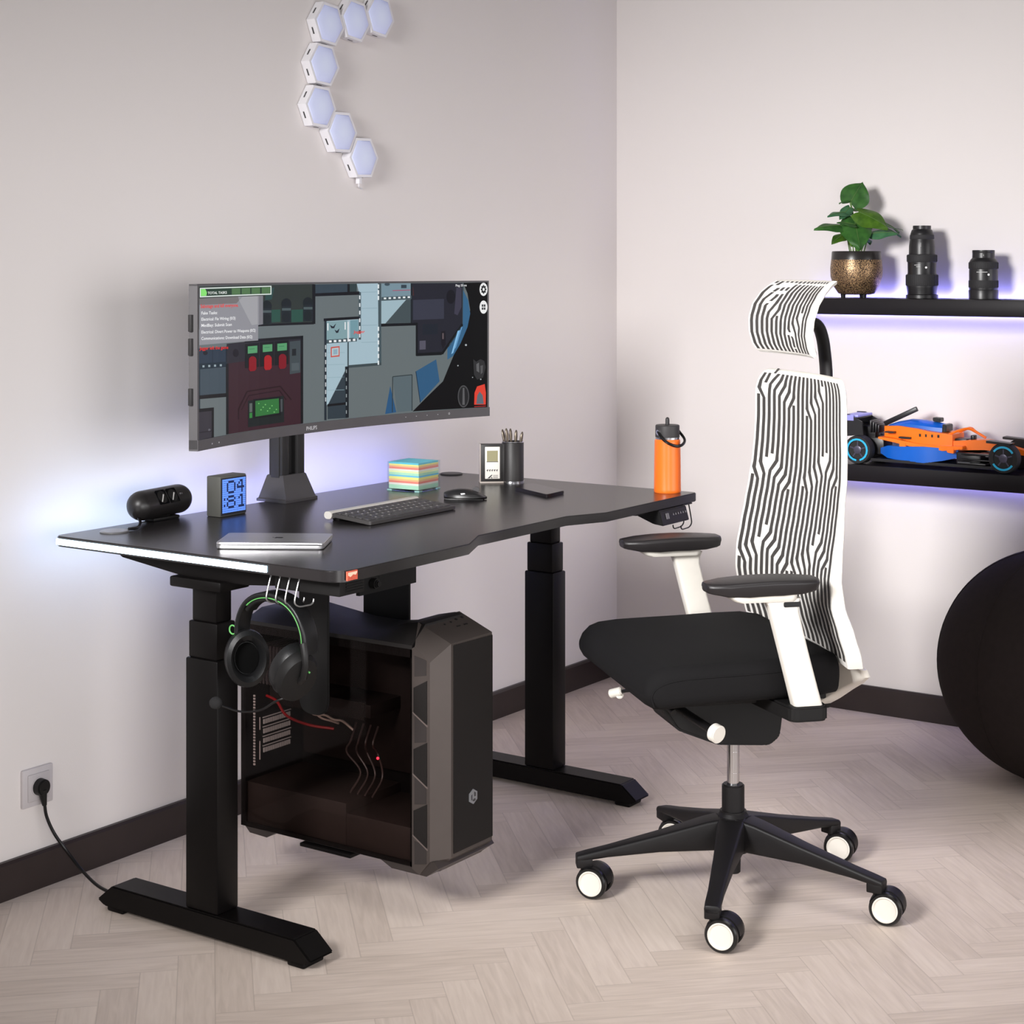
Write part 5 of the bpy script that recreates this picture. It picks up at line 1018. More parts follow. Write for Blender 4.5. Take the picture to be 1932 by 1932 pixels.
bm = BM(); cyl(bm, (0.190, -0.185, 0.396), (0.212, -0.205, 0.386), 0.010, bev=0.002); cyl(bm, (0.193, -0.200, 0.386), (0.196, -0.185, 0.388), 0.009, bev=0.002); obj('lever_knob', bm, M_cw, lv, local=True, label='white lever knob')
bm = BM(); cyl(bm, (0.125, 0.074, 0.445), (0.125, 0.080, 0.445), 0.006); cyl(bm, (0.19, 0.074, 0.432), (0.19, 0.080, 0.432), 0.004); obj('bolt', bm, M_steel, ch, local=True)
# seat cushion
bm = BM(); secs = []
for u, w, zt, zb in ((-0.150, 0.17, 0.530, 0.490), (-0.148, 0.215, 0.538, 0.476), (-0.138, 0.235, 0.545, 0.470), (-0.10, 0.248, 0.550, 0.468), (-0.03, 0.254, 0.549, 0.468), (0.05, 0.258, 0.546, 0.468), (0.13, 0.258, 0.545, 0.466), (0.19, 0.257, 0.544, 0.463), (0.23, 0.254, 0.541, 0.460), (0.252, 0.251, 0.534, 0.461), (0.268, 0.246, 0.521, 0.470), (0.274, 0.240, 0.505, 0.482), (0.275, 0.235, 0.498, 0.488)):
    ring = []
    for a, b in rrect(2*w, zt-zb, 0.026, 5):
        z = (zt+zb)/2+b
        if b > 0: z += 0.010*(1-(a/w)**2)
        ring.append(Vector((u, a, z)))
    secs.append(ring)
loft(bm, secs); st_ = obj('seat', bm, M_seat, ch, local=True, smooth=60)
bm = BM(); pts = [Vector((u, w-0.0015, z)) for u, w, z in ((-0.12, 0.240, 0.528), (-0.05, 0.252, 0.528), (0.05, 0.2585, 0.526), (0.15, 0.2585, 0.524), (0.215, 0.256, 0.520), (0.25, 0.252, 0.508), (0.262, 0.249, 0.490), (0.258, 0.250, 0.470))]
tube(bm, smooth_path(pts, 5), 0.0016, 8); tube(bm, smooth_path([Vector((p.x, -p.y, p.z)) for p in pts], 5), 0.0016, 8); obj('seam', bm, M_seat, st_, local=True)
# arms
PW_ = [(0, 0.50), (0.012, 0.62), (0.05, 0.74), (0.17, 0.92), (0.35, 1.0), (0.65, 1.0), (0.83, 0.92), (0.955, 0.62), (0.988, 0.50), (1, 0.40)]
PH_ = [(0, 0.52), (0.012, 0.66), (0.05, 0.76), (0.17, 0.92), (0.35, 1.0), (0.65, 1.0), (0.83, 0.86), (0.955, 0.62), (0.988, 0.54), (1, 0.44)]
def tab(T, t):
    for (a, p), (b, q) in zip(T[:-1], T[1:]):
        if t <= b: return p+(q-p)*(t-a)/(b-a)
    return T[-1][1]
for sg in (1, -1):
    V = lambda u, v, z: Vector((u, sg*v, z))
    bm = BM(); secs = []
    for t in (0, 0.012, 0.05, 0.10, 0.17, 0.25, 0.35, 0.45, 0.55, 0.65, 0.75, 0.83, 0.90, 0.955, 0.988, 1.0):
        u = -0.068+0.232*t; w = 0.046*tab(PW_, t); hh = 0.030*tab(PH_, t)
        zc = 0.701+0.005*math.sin(PI*t)-0.003*t
        secs.append([V(u, 0.278+a*(1 if b > 0 else 0.86), zc+0.015-hh/2+b+(0.004*(1-(a/w)**2) if b > 0 else 0)) for a, b in rrect(2*w, hh, 0.007, 4)])
    loft(bm, secs); pad = obj('arm_pad', bm, mat('arm_pad_black', (32, 29, 30), 0.42, bump=0.1, bscale=900), ch, local=True, smooth=50)
    bm = BM(); loft(bm, [[V(cu+a*kx_, 0.281+b*kx_, z) for a, b in rrect(0.142, 0.060, 0.014, 4)] for cu, kx_, z in ((0.050, 1.0, 0.696), (0.050, 1.0, 0.688), (0.046, 0.93, 0.681), (0.043, 0.86, 0.677))]); obj('arm_plate', bm, M_cw, pad, local=True)
    bm = BM(); secs = []
    for z, u, v, du, dv in ((0.682, 0.012, 0.286, 0.082, 0.036), (0.670, 0.008, 0.288, 0.064, 0.034), (0.655, 0.005, 0.289, 0.058, 0.033), (0.58, -0.014, 0.290, 0.057, 0.032), (0.50, -0.036, 0.288, 0.058, 0.032), (0.455, -0.049, 0.286, 0.060, 0.032), (0.449, -0.050, 0.286, 0.057, 0.029)):
        secs.append([V(u+a, v+b, z) for a, b in rrect(du, dv, 0.007, 3)])
    loft(bm, secs); ps = obj('arm_post', bm, M_cw, ch, local=True)
    bm = BM(); prism(bm, rpoly([(-0.024, 0.6655), (0.012, 0.6655), (0.012, 0.6755), (-0.024, 0.6755)], 0.003, 2), lambda a, b, d: V(a-0.002, d, b), 0.300, 0.3063); obj('release_button', bm, M_gloss, ps, local=True)
# back: one printed shell in a white frame
BU = [(0.49, -0.150), (0.55, -0.134), (0.60, -0.118), (0.65, -0.107), (0.70, -0.107), (0.75, -0.115), (0.80, -0.124), (0.85, -0.132), (0.90, -0.139), (0.95, -0.142), (1.0, -0.143), (1.05, -0.143), (1.13, -0.146)]
BW = [(0.49, 0.262), (0.55, 0.280), (0.60, 0.281), (0.65, 0.270), (0.70, 0.263), (0.75, 0.259), (0.80, 0.256), (0.85, 0.251), (0.90, 0.247), (0.95, 0.242), (1.0, 0.237), (1.05, 0.237), (1.13, 0.237)]
def interp(T, z):
    if z <= T[0][0]: return T[0][1]
    for (a, p), (b, q) in zip(T[:-1], T[1:]):
        if z <= b: t = (z-a)/(b-a); t = t*t*(3-2*t)*0.35+t*0.65; return p+(q-p)*t
    return T[-1][1]
ZT, ZB, RC = 1.101, 0.530, 0.055
def bw(z):
    w = interp(BW, z)
    if z > ZT-RC: w -= RC-math.sqrt(max(0, RC*RC-(z-ZT+RC)**2))
    return w
def back(s, z, o=0.0):
    """point of the back shell: s -1..1 across, o towards the sitter"""
    w0 = interp(BW, z); y = s*bw(z); u = interp(BU, z)-0.021*(1-(y/w0)**2)
    return Vector((u+o, y, z))
def sheet(bm, fn, ss, zs, thick, mi=0):
    t = BM(); V1 = [[t.verts.new(fn(s, z, 0)) for s in ss] for z in zs]; V2 = [[t.verts.new(fn(s, z, -thick)) for s in ss] for z in zs]
    n, m = len(ss), len(zs)
    for j in range(m-1):
        for i in range(n-1):
            t.faces.new((V1[j][i], V1[j][i+1], V1[j+1][i+1], V1[j+1][i])); t.faces.new((V2[j][i], V2[j+1][i], V2[j+1][i+1], V2[j][i+1]))
    for j in range(m-1): t.faces.new((V1[j][0], V1[j+1][0], V2[j+1][0], V2[j][0])); t.faces.new((V1[j][-1], V2[j][-1], V2[j+1][-1], V1[j+1][-1]))
    for i in range(n-1): t.faces.new((V1[0][i], V2[0][i], V2[0][i+1], V1[0][i+1])); t.faces.new((V1[-1][i], V1[-1][i+1], V2[-1][i+1], V2[-1][i]))
    bmesh.ops.recalc_face_normals(t, faces=t.faces); merge(bm, t, None, mi)
def circuit(bm, fn, n, z0, z1, jogs, ymap, width=0.55, mi=1, off=0.0007):
    """n vertical lines that jog sideways in staggered groups. jogs: (first, last, z of the first line, stagger, step, height)"""
    cur = [dict(t=float(k), pts=[(float(k), z1)]) for k in range(n)]; done = []
    for a, b, zj, stg, d, hg in sorted(jogs, key=lambda j: -j[2]):
        idx = [c for c in cur if a <= c['t'] <= b]; idx.sort(key=lambda c: c['t'], reverse=(d > 0))
        edge = b+d if d > 0 else a+d
        for c in [c for c in cur if abs(c['t']-edge) < 0.1]:
            c['pts'].append((c['t'], zj+hg*0.55)); done.append(c); cur.remove(c)
        for q, c in enumerate(idx):
            z = zj-q*stg; c['pts'] += [(c['t'], z), (c['t']+d, z-hg)]; c['t'] += d
        vac = a if d > 0 else b; zl = zj-(len(idx)-1)*stg-hg
        cur.append(dict(t=float(vac), pts=[(float(vac), zl+hg*0.35)]))
    for c in cur: c['pts'].append((c['t'], z0)); done.append(c)
    for c in done:
        pts = []
        for (t0, za), (t1, zb) in zip(c['pts'][:-1], c['pts'][1:]):
            k = max(1, int(abs(za-zb)/0.012)); pts += [(t0+(t1-t0)*q/k, za+(zb-za)*q/k, abs(t1-t0) > 0.1) for q in range(k)]
        pts.append(c['pts'][-1]+(False,))
        t = BM(); L = []; R = []
        for tt_, z, dg in pts:
            h = width/2*(1.22 if dg else 1.0)
            L.append(t.verts.new(fn(ymap(tt_-h, z), z, off))); R.append(t.verts.new(fn(ymap(tt_+h, z), z, off)))
        for i in range(len(pts)-1): t.faces.new((L[i], R[i], R[i+1], L[i+1]))
        t.normal_update()
        if len(t.faces) and sum(f.normal.x for f in t.faces) < 0: bmesh.ops.reverse_faces(t, faces=t.faces)
        merge(bm, t, None, mi)
NS = 20
ss = [-1+2*k/28 for k in range(29)]; zs = [ZB+(ZT-0.045-ZB)*k/40 for k in range(41)]+[ZT-RC*(1-math.sin(PI/2*k/8)) for k in range(1, 8)]+[ZT-0.0001]
bm = BM(); sheet(bm, back, ss, zs, 0.006)
ym = lambda t, z: -0.985+1.975*(t+0.5)/NS      # line 0 is at the sitter's right (far side), the last at the near side
jg = [(0, 0, 1.060, 0.01, 1, 0.022), (3, 7, 1.094, 0.012, -1, 0.024), (10, 13, 1.070, 0.014, 1, 0.022), (0, 1, 0.892, 0.014, 1, 0.024), (4, 7, 0.902, 0.013, -1, 0.024), (10, 13, 0.922, 0.014, 1, 0.026), (16, 18, 0.932, 0.014, -1, 0.026),
      (5, 9, 0.746, 0.013, -1, 0.024), (0, 2, 0.714, 0.012, 1, 0.026), (10, 13, 0.738, 0.013, 1, 0.026), (16, 18, 0.766, 0.013, -1, 0.024)]
circuit(bm, back, NS, ZB+0.012, ZT-0.006, jg, ym)
bk = obj('backrest', bm, [M_cloth, M_stripe], ch, local=True, smooth=60)
# frame around the shell
bm = BM(); per = [(1.0, z) for z in zs]+[(s, ZT-0.0001) for s in reversed(ss[1:-1])]+[(-1.0, z) for z in reversed(zs)]
secs = []
for s, z in per:
    p = back(s, z); cz = 0.80; side = Vector((0, p.y, (z-cz)*0.12)).normalized() if z < ZT-0.05 else Vector((0, p.y*0.5, 0.12)).normalized()
    depth = 0.009 if z > 0.85 else 0.009+0.022*min(1, (0.85-z)/0.25)
    secs.append([p+side*a+Vector((b, 0, 0)) for a, b in ((-0.010, -0.0045), (0.0015, -0.0005), (0.0035, -0.003), (0.0045, -depth), (0.0, -depth-0.003), (-0.012, -depth), (-0.012, -0.0065))])
loft(bm, secs); obj('back_frame', bm, M_cw, ch, local=True)
bm = BM(); secs = []
for z, u, w, d in ((0.522, -0.182, 0.262, 0.016), (0.505, -0.190, 0.255, 0.022), (0.48, -0.200, 0.20, 0.028), (0.45, -0.205, 0.13, 0.034), (0.42, -0.195, 0.08, 0.040), (0.402, -0.18, 0.055, 0.040)):
    secs.append([Vector((u+a, b, z)) for a, b in rrect(d, 2*w, 0.012, 3)])
loft(bm, secs)
obj('back_carrier', bm, M_cw, ch, local=True)
bm = BM(); box(bm, -0.20, -0.05, -0.06, 0.06, 0.395, 0.445, 0.006); obj('carrier_joint', bm, M_matte, ch, local=True)
bm = BM()
loft(bm, [[Vector((u+a, b, z)) for a, b in rrect(0.012, 2*w, 0.005, 2)] for z, u, w in ((0.52, -0.25, 0.035), (0.65, -0.205, 0.03), (0.80, -0.20, 0.026), (0.95, -0.205, 0.024), (1.090, -0.205, 0.024))]); obj('back_spine', bm, M_cw, ch, local=True)
# headrest
bm = BM(); secs = []
for z, u in ((1.06, -0.213), (1.11, -0.213), (1.16, -0.208), (1.185, -0.203), (1.203, -0.196), (1.212, -0.186), (1.214, -0.165), (1.213, -0.150)):
    d = 0.014
    secs.append((u, z))
pts = smooth_path([Vector((u, 0, z)) for u, z in secs], 5)
tube(bm, pts, 0.021, 14, rz=0.012); obj('headrest_stem', bm, M_cb, ch, local=True)
HU = [(1.150, -0.112), (1.165, -0.104), (1.19, -0.098), (1.22, -0.099), (1.25, -0.108), (1.275, -0.124), (1.292, -0.141), (1.302, -0.158)]
HWd = [(1.150, 0.152), (1.165, 0.158), (1.19, 0.162), (1.22, 0.167), (1.25, 0.169), (1.28, 0.163), (1.30, 0.150), (1.31, 0.14)]
def head(s, z, o=0.0):
    w = interp(HWd, z); u = interp(HU, z); return Vector((u-0.015*(1-s*s)+o*0.8, s*w, z+o*0.5))
hz = [1.150+0.152*k/26 for k in range(27)]
bm = BM(); sheet(bm, head, [-1+2*k/20 for k in range(21)], hz, 0.012)
NH_ = 14; hm = lambda t, z: -0.985+1.96*(t+0.5)/NH_
circuit(bm, head, NH_, 1.1515, 1.3012, [(2, 5, 1.282, 0.014, -1, 0.020), (8, 10, 1.225, 0.012, 1, 0.020)], hm, off=0.0009)
hd = obj('headrest', bm, [M_cloth, M_stripe], ch, local=True, smooth=60)
bm = BM(); per = [(1.0, z) for z in hz]+[(1-2*k/20, hz[-1]) for k in range(1, 20)]+[(-1.0, z) for z in reversed(hz)]+[(-1+2*k/20, hz[0]) for k in range(1, 20)]
secs = []
for s, z in per:
    p = head(s, z); q = Vector((0, p.y, (z-1.225)*2.2)).normalized()
    secs.append([p+q*a+Vector((b, 0, 0)) for a, b in ((-0.008, -0.010), (0.0010, -0.0005), (0.0030, -0.004), (0.0025, -0.014), (-0.006, -0.016))])
loft(bm, secs, ring=True); obj('headrest_frame', bm, M_cw, hd, local=True)
bm = BM(); loft(bm, [[Vector((-0.135+a, b, z)) for a, b in rrect(0.030, 0.10, 0.008, 3)] for z in (1.185, 1.235)]); obj('headrest_bracket', bm, M_cw, hd, local=True)
# ------------------------------------------------------------------ hexagon light panels on the left wall
hx_body = mat('hex_white', (232, 230, 234), 0.4)
hm_ = bpy.data.materials.new('hex_diffuser'); hm_.use_nodes = True; nt = hm_.node_tree; b = nt.nodes['Principled BSDF']
b.inputs['Base Color'].default_value = srgb(190, 194, 214); b.inputs['Roughness'].default_value = 0.5
tc = nt.nodes.new('ShaderNodeTexCoord'); vm = nt.nodes.new('ShaderNodeVectorMath'); vm.operation = 'LENGTH'; nt.links.new(tc.outputs['Object'], vm.inputs[0])
mr = nt.nodes.new('ShaderNodeMapRange'); mr.inputs['From Min'].default_value = 0.0; mr.inputs['From Max'].default_value = 0.062; nt.links.new(vm.outputs['Value'], mr.inputs['Value'])
rp = nt.nodes.new('ShaderNodeValToRGB'); rp.color_ramp.elements[0].color = srgb(214, 226, 246); rp.color_ramp.elements[1].color = srgb(168, 176, 236); rp.color_ramp.elements[1].position = 0.85; nt.links.new(mr.outputs[0], rp.inputs[0])
nt.links.new(rp.outputs[0], b.inputs['Emission Color']); b.inputs['Emission Strength'].default_value = 0.27
HR, HD = 0.0602, 0.030
def hexo(r): return [(r*math.cos(PI/3*k), r*math.sin(PI/3*k)) for k in range(6)]
HEX = [(-1.475, 1.960, 'hexagon wall light at the upper left bend of the chain'), (-1.369, 1.981, 'hexagon wall light in the middle of the top row'), (-1.267, 2.004, 'hexagon wall light at the right end of the top row'),
       (-1.496, 1.853, 'hexagon wall light second below the top row, left side of the chain'), (-1.509, 1.744, 'leftmost hexagon wall light halfway down the chain'), (-1.424, 1.684, 'hexagon wall light second from the bottom of the chain'), (-1.336, 1.622, 'lowest hexagon wall light with a small plug hanging below')]
ROT = [math.radians(-a) for a in (6, 7, 7, 4, 3, -1, -2)]
# neighbours touch edge to edge: rebuild the chain from the measured first panel
chain = [(-1.336, 1.624)]
for ang in (146, 146, 90+2, 90-8, 20, 20):
    x, z = chain[-1]; d = 2*HR*math.cos(PI/6)*1.005; chain.append((x+d*math.cos(math.radians(ang)), z+d*math.sin(math.radians(ang))))
first = None
for (x, z, lab), rot in zip(HEX, ROT):
    if first is None:
        first = t = thing('hexagon_light', lab, 'wall light', (x, 0, z), 0, 'hexagon wall lights')
        bm = BM(); tq = BM(); loft(tq, [[Vector((a, y, b)) for a, b in hexo(r)] for r, y in ((HR*0.97, -0.001), (HR, -0.003), (HR, -HD+0.004), (HR*0.985, -HD), (HR*0.86, -HD), (HR*0.85, -HD+0.003))]); merge(bm, tq); hb_ = obj('housing', bm, hx_body, t, local=True, smooth=20)
        bm = BM(); tq = BM(); loft(tq, [[Vector((a, y, b)) for a, b in hexo(r)] for r, y in ((HR*0.855, 0.0), (HR*0.855, -0.003), (HR*0.80, -0.0052), (HR*0.55, -0.0075), (HR*0.25, -0.0085), (0.0005, -0.0088))]); merge(bm, tq); df = obj('diffuser', bm, hm_, t, local=True, smooth=60); df.location = (0, -HD+0.003, 0)
        bm = BM()
        for k in range(6):
            a = PI/6+PI/3*k; Mx = Matrix.Rotation(-a, 4, 'Y'); r = HR*math.cos(PI/6)
            box(bm, r-0.001, r+0.0008, -0.017, -0.013, -0.009, 0.009, M=Mx)
        obj('connector_slot', bm, M_dgrey, t, local=True, smooth=0)
    else:
        t = dup(first, (x, 0, z), None, lab)
    t.rotation_euler = (0, -rot, 0)
    WM[t] = Matrix.Translation((x, 0, z)) @ Matrix.Rotation(-rot, 4, 'Y')
bm = BM(); box(bm, -1.345, -1.333, -0.020, -0.008, 1.553, 1.572, 0.001); tube(bm, smooth_path([(-1.339, -0.014, 1.556), (-1.336, -0.012, 1.546), (-1.325, -0.006, 1.543), (-1.312, -0.003, 1.541)], 5), 0.002, 8)
obj('power_plug', bm, hx_body, t)

# ------------------------------------------------------------------ shelves on the right wall
M_shelf = mat('shelf_black_brown', (21, 18, 21), 0.4, var=0.1, scale=12, spec=0.3)
M_shled = mat('led_blue_violet', (200, 200, 255), 0.5, emit=(146, 144, 255), es=22.0)
def shelf(z0, z1, y1, lab, up):
    t = thing('floating_shelf', lab, 'shelf', (0, (y1-2.6)/2, (z0+z1)/2), 0, 'black floating shelves')
    bm = BM(); box(bm, -0.235, -0.028, -2.6, y1, z0, z1, 0.0015); box(bm, -0.03, 0.0, -2.55, -2.50, z0+0.01, z1-0.01); box(bm, -0.03, 0.0, y1-0.10, y1-0.05, z0+0.01, z1-0.01); obj('board', bm, M_shelf, t)
    bm = BM(); box(bm, -0.0175, -0.0095, -2.59, y1-0.01, z0+0.001, z0+0.004); obj('light_strip', bm, M_shled, t, label='blue violet light strip under the rear edge')
    if up:
        bm = BM(); box(bm, -0.0175, -0.0095, -2.59, y1-0.01, z1-0.004, z1-0.001); obj('light_strip', bm, M_shled, t, label='blue violet light strip on the rear edge')
    return t
shelf(1.196, 1.2425, -0.70, 'upper black floating shelf holding the plant and two lenses', True)
shelf(0.719, 0.7665, -0.78, 'lower black floating shelf holding the toy racing car', False)
SZ, SL = 1.2425, 0.7665
# ------------------------------------------------------------------ potted plant
PX, PY = -0.135, -0.900
pp = thing('potted_plant', 'leafy green plant in a bronze speckled pot on the upper shelf', 'plant', (PX, PY, SZ))
pm = bpy.data.materials.new('bronze_speckle'); pm.use_nodes = True; nt = pm.node_tree; b = nt.nodes['Principled BSDF']
tc = nt.nodes.new('ShaderNodeTexCoord'); vo = nt.nodes.new('ShaderNodeTexNoise'); vo.inputs['Scale'].default_value = 420; vo.inputs['Detail'].default_value = 1; nt.links.new(tc.outputs['Object'], vo.inputs['Vector'])
rp = nt.nodes.new('ShaderNodeValToRGB'); rp.color_ramp.elements[0].position = 0.42; rp.color_ramp.elements[0].color = srgb(48, 38, 34); rp.color_ramp.elements[1].position = 0.62; rp.color_ramp.elements[1].color = srgb(184, 152, 112)
e = rp.color_ramp.elements.new(0.5); e.color = srgb(124, 98, 74)
nt.links.new(vo.outputs['Fac'], rp.inputs[0]); nt.links.new(rp.outputs[0], b.inputs['Base Color']); b.inputs['Metallic'].default_value = 0.7; b.inputs['Roughness'].default_value = 0.42
bm = BM(); lathe(bm, [(0.040, 0.010), (0.052, 0.013), (0.066, 0.034), (0.0745, 0.062), (0.0755, 0.085), (0.073, 0.110), (0.0725, 0.112)], (PX, PY, SZ), 56)
pt = obj('pot', bm, pm, pp)
bm = BM(); lathe(bm, [(0.0726, 0.1115), (0.071, 0.134), (0.0695, 0.1365), (0.067, 0.1365), (0.066, 0.12), (0.064, 0.118)], (PX, PY, SZ), 56); obj('rim', bm, mat('pot_rim_black', (36, 33, 32), 0.3), pt, label='glossy black rim')
bm = BM(); lathe(bm, [(0.066, 0.118), (0.066, 0.124), (0.0, 0.128)], (PX, PY, SZ), 40); obj('soil', bm, mat('soil', (40, 32, 26), 0.95, bump=1.0, bscale=150), pp)
bm = BM()
for k in range(3): a = PI/2+2*PI*k/3+0.5; cyl(bm, (PX+0.038*math.cos(a), PY+0.038*math.sin(a), SZ), (PX+0.038*math.cos(a), PY+0.038*math.sin(a), SZ+0.014), 0.006, 0.008)
obj('foot', bm, M_blackp, pt)
def leaf_mat(name, c0, c1):
    m = bpy.data.materials.new(name); m.use_nodes = True; nt = m.node_tree; b = nt.nodes['Principled BSDF']
    tc = nt.nodes.new('ShaderNodeTexCoord'); n = nt.nodes.new('ShaderNodeTexNoise'); n.inputs['Scale'].default_value = 45; nt.links.new(tc.outputs['Object'], n.inputs['Vector'])
    r = nt.nodes.new('ShaderNodeValToRGB'); r.color_ramp.elements[0].color = srgb(*c0); r.color_ramp.elements[1].color = srgb(*c1); r.color_ramp.elements[0].position = 0.3; r.color_ramp.elements[1].position = 0.7
    nt.links.new(n.outputs['Fac'], r.inputs[0]); nt.links.new(r.outputs[0], b.inputs['Base Color']); b.inputs['Roughness'].default_value = 0.5; b.inputs['Specular IOR Level'].default_value = 0.3; return m
LM = [leaf_mat('leaf_green', (40, 78, 34), (58, 104, 44)), leaf_mat('leaf_bright', (50, 84, 20), (76, 112, 30)), leaf_mat('leaf_blue_green', (48, 92, 62), (70, 116, 78))]
M_stem = mat('stem_green', (84, 118, 52), 0.5); M_vein = mat('vein_green', (84, 116, 60), 0.5)
# image-aligned axes at the plant: rt to the right of the picture, fw away from the viewer
pc_ = Vector((PX, PY, SZ)); K = 1/641.0                       # metres per photograph pixel at this depth
def leaf(base, tip, width, nrm, droop, m):
    """heart shaped leaf from its stalk joint to its tip"""
    base = Vector(base); tip = Vector(tip); d = tip-base; Ln = d.length; d.normalize(); nrm = (Vector(nrm)-d*Vector(nrm).dot(d)).normalized(); s = d.cross(nrm)
    t = BM(); n = 12; rows = []
    for k in range(n+1):
        u = k/n; w = width*(math.sin(PI*min(1, (u*0.93+0.07))**0.72))**0.85 if u < 1 else 0.0
        row = []
        back_ = -0.16*Ln*max(0, 1-u*4)                        # lobes behind the stalk
        for q in range(-4, 5):
            v = q/4; c = base+d*(Ln*u+back_*abs(v)**0.8*(1 if u < 0.25 else 0))+s*(w/2*v)+nrm*(-0.10*width*abs(v)**1.6*1.0+0.05*width*math.sin(7*u+q*0.8)*abs(v))-nrm*droop*Ln*u*u
            row.append(t.verts.new(c))
        rows.append(row)
    for a, b_ in zip(rows[:-1], rows[1:]):
        for q in range(8): t.faces.new((a[q], a[q+1], b_[q+1], b_[q]))
    bmesh.ops.remove_doubles(t, verts=t.verts, dist=1e-6); bmesh.ops.recalc_face_normals(t, faces=t.faces)
    bmesh.ops.solidify(t, geom=list(t.faces), thickness=0.0007)
    bm = BM(); merge(bm, t); o = obj('leaf', bm, LM[m], pp, smooth=70)
    bm = BM(); path = [base+d*Ln*u-nrm*droop*Ln*u*u+nrm*0.0009 for u in (0.02, 0.3, 0.6, 0.92)]; tube(bm, path, [0.0011, 0.0009, 0.0007, 0.0004], 6)
    obj('vein', bm, M_vein, o)
    return base
def pxp(x, y, dep=0.0):
    """offset from the pot axis in photograph-sized steps: x right, y up from the shelf"""
    return pc_+rt*((x-1615)*K)+fw*dep+Vector((0, 0, (562-y)*K))
up = Vector((0, 0, 1)); tv = -fw
LV = [((1604, 383, 0.0), (1628, 343, 0.01), 0.090, tv*1.0+up*0.25-rt*0.35, 0.05, 0), ((1599, 401, -0.01), (1557, 402, -0.05), 0.040, up+tv*0.45, 0.15, 2), ((1608, 395, 0.02), (1625, 393, 0.04), 0.030, up+tv*0.3, 0.1, 1), ((1602, 392, -0.005), (1580, 412, -0.04), 0.034, tv+up*0.6, 0.1, 2),
      ((1608, 412, -0.02), (1612, 466, -0.085), 0.094, tv*1.0+up*0.35, 0.10, 0), ((1614, 402, -0.045), (1664, 424, -0.085), 0.078, tv*0.8+up*0.75, 0.18, 1), ((1655, 416, 0.01), (1706, 428, 0.04), 0.044, up+tv*0.35, 0.2, 0), ((1652, 424, 0.03), (1711, 434, 0.06), 0.036, up+tv*0.2, 0.2, 2), ((1640, 442, -0.03), (1681, 436, -0.06), 0.045, tv*0.7+up*0.8, 0.15, 2),
      ((1588, 427, -0.02), (1533, 425, -0.05), 0.052, up*0.9+tv*0.55, 0.15, 0), ((1590, 443, -0.03), (1563, 451, -0.075), 0.040, up*0.8+tv*0.6, 0.25, 1), ((1605, 425, -0.05), (1572, 418, -0.07), 0.03, up+tv*0.5, 0.1, 0), ((1628, 440, 0.03), (1655, 452, 0.07), 0.05, up+tv*0.4, 0.2, 0), ((1610, 445, -0.02), (1600, 462, -0.06), 0.04, tv+up*0.5, 0.1, 1), ((1604, 378, 0.005), (1585, 381, 0.03), 0.03, up+tv*0.3, 0.1, 0)]
for k, (a, b_, w, nr, dr, m) in enumerate(LV):
    A = pxp(*a); leaf(A, pxp(*b_), w, nr, dr, m)
    root = pc_+rt*random.uniform(-0.018, 0.018)+fw*random.uniform(-0.012, 0.012)+Vector((0, 0, 0.124)); midp = root.lerp(A, 0.55)+Vector((0, 0, 0.012))
    bm = BM(); tube(bm, smooth_path([root, midp, A], 6), 0.0017 if k else 0.003, 8); obj('stem', bm, M_stem, pp)
bm = BM(); tube(bm, smooth_path([pxp(1690, 430, 0.05), pxp(1708, 433, 0.06), pxp(1718, 440, 0.06), pxp(1722, 448, 0.055)], 5), 0.0007, 6); obj('tendril', bm, M_vein, pp)
# ------------------------------------------------------------------ camera lenses
M_lens = mat('lens_black', (30, 29, 31), 0.35); M_lensr = mat('lens_rubber', (40, 39, 41), 0.7); M_lmark = mat('lens_print', (190, 190, 190), 0.5)
def lens(x, y, name, lab, parts, marks, dot):
    t = thing(name, lab, 'camera lens', (x, y, SZ), 0)
    for nm, prof, m, knurl in parts:
        bm = BM(); lathe(bm, prof, (x, y, SZ), 48)
        if knurl:
            r = max(p[0] for p in prof); z0 = min(p[1] for p in prof)+0.002; z1 = max(p[1] for p in prof)-0.002
            for k in range(48): a = 2*PI*k/48; box(bm, r-0.0006, r+0.0007, -0.0011, 0.0011, z0, z1, M=Matrix.Translation((x, y, SZ)) @ Matrix.Rotation(a, 4, 'Z'))
        obj(nm, bm, m, t)
    v = Vector((-4.909-x, -2.973-y, 0)).normalized(); s = Vector((-v.y, v.x, 0))
    for r, z, da, ln in marks:
        bm = BM(); a = math.radians(da); n = v*math.cos(a)+s*math.sin(a); tt_ = Vector((-n.y, n.x, 0)); box(bm, -ln/2, ln/2, -0.0007, 0.0007, 0, 0.0006, M=frame(Vector((x, y, SZ+z))+n*r, tt_, (0, 0, 1))); obj('scale_mark', bm, M_lmark, t, smooth=0)
    r, z, da = dot; a = math.radians(da); n = v*math.cos(a)+s*math.sin(a); p = Vector((x, y, SZ+z))+n*r; bm = BM(); cyl(bm, p-n*0.001, p+n*0.0012, 0.0030, n=20); obj('round_badge', bm, mat('badge_white', (240, 240, 240), 0.4), t)
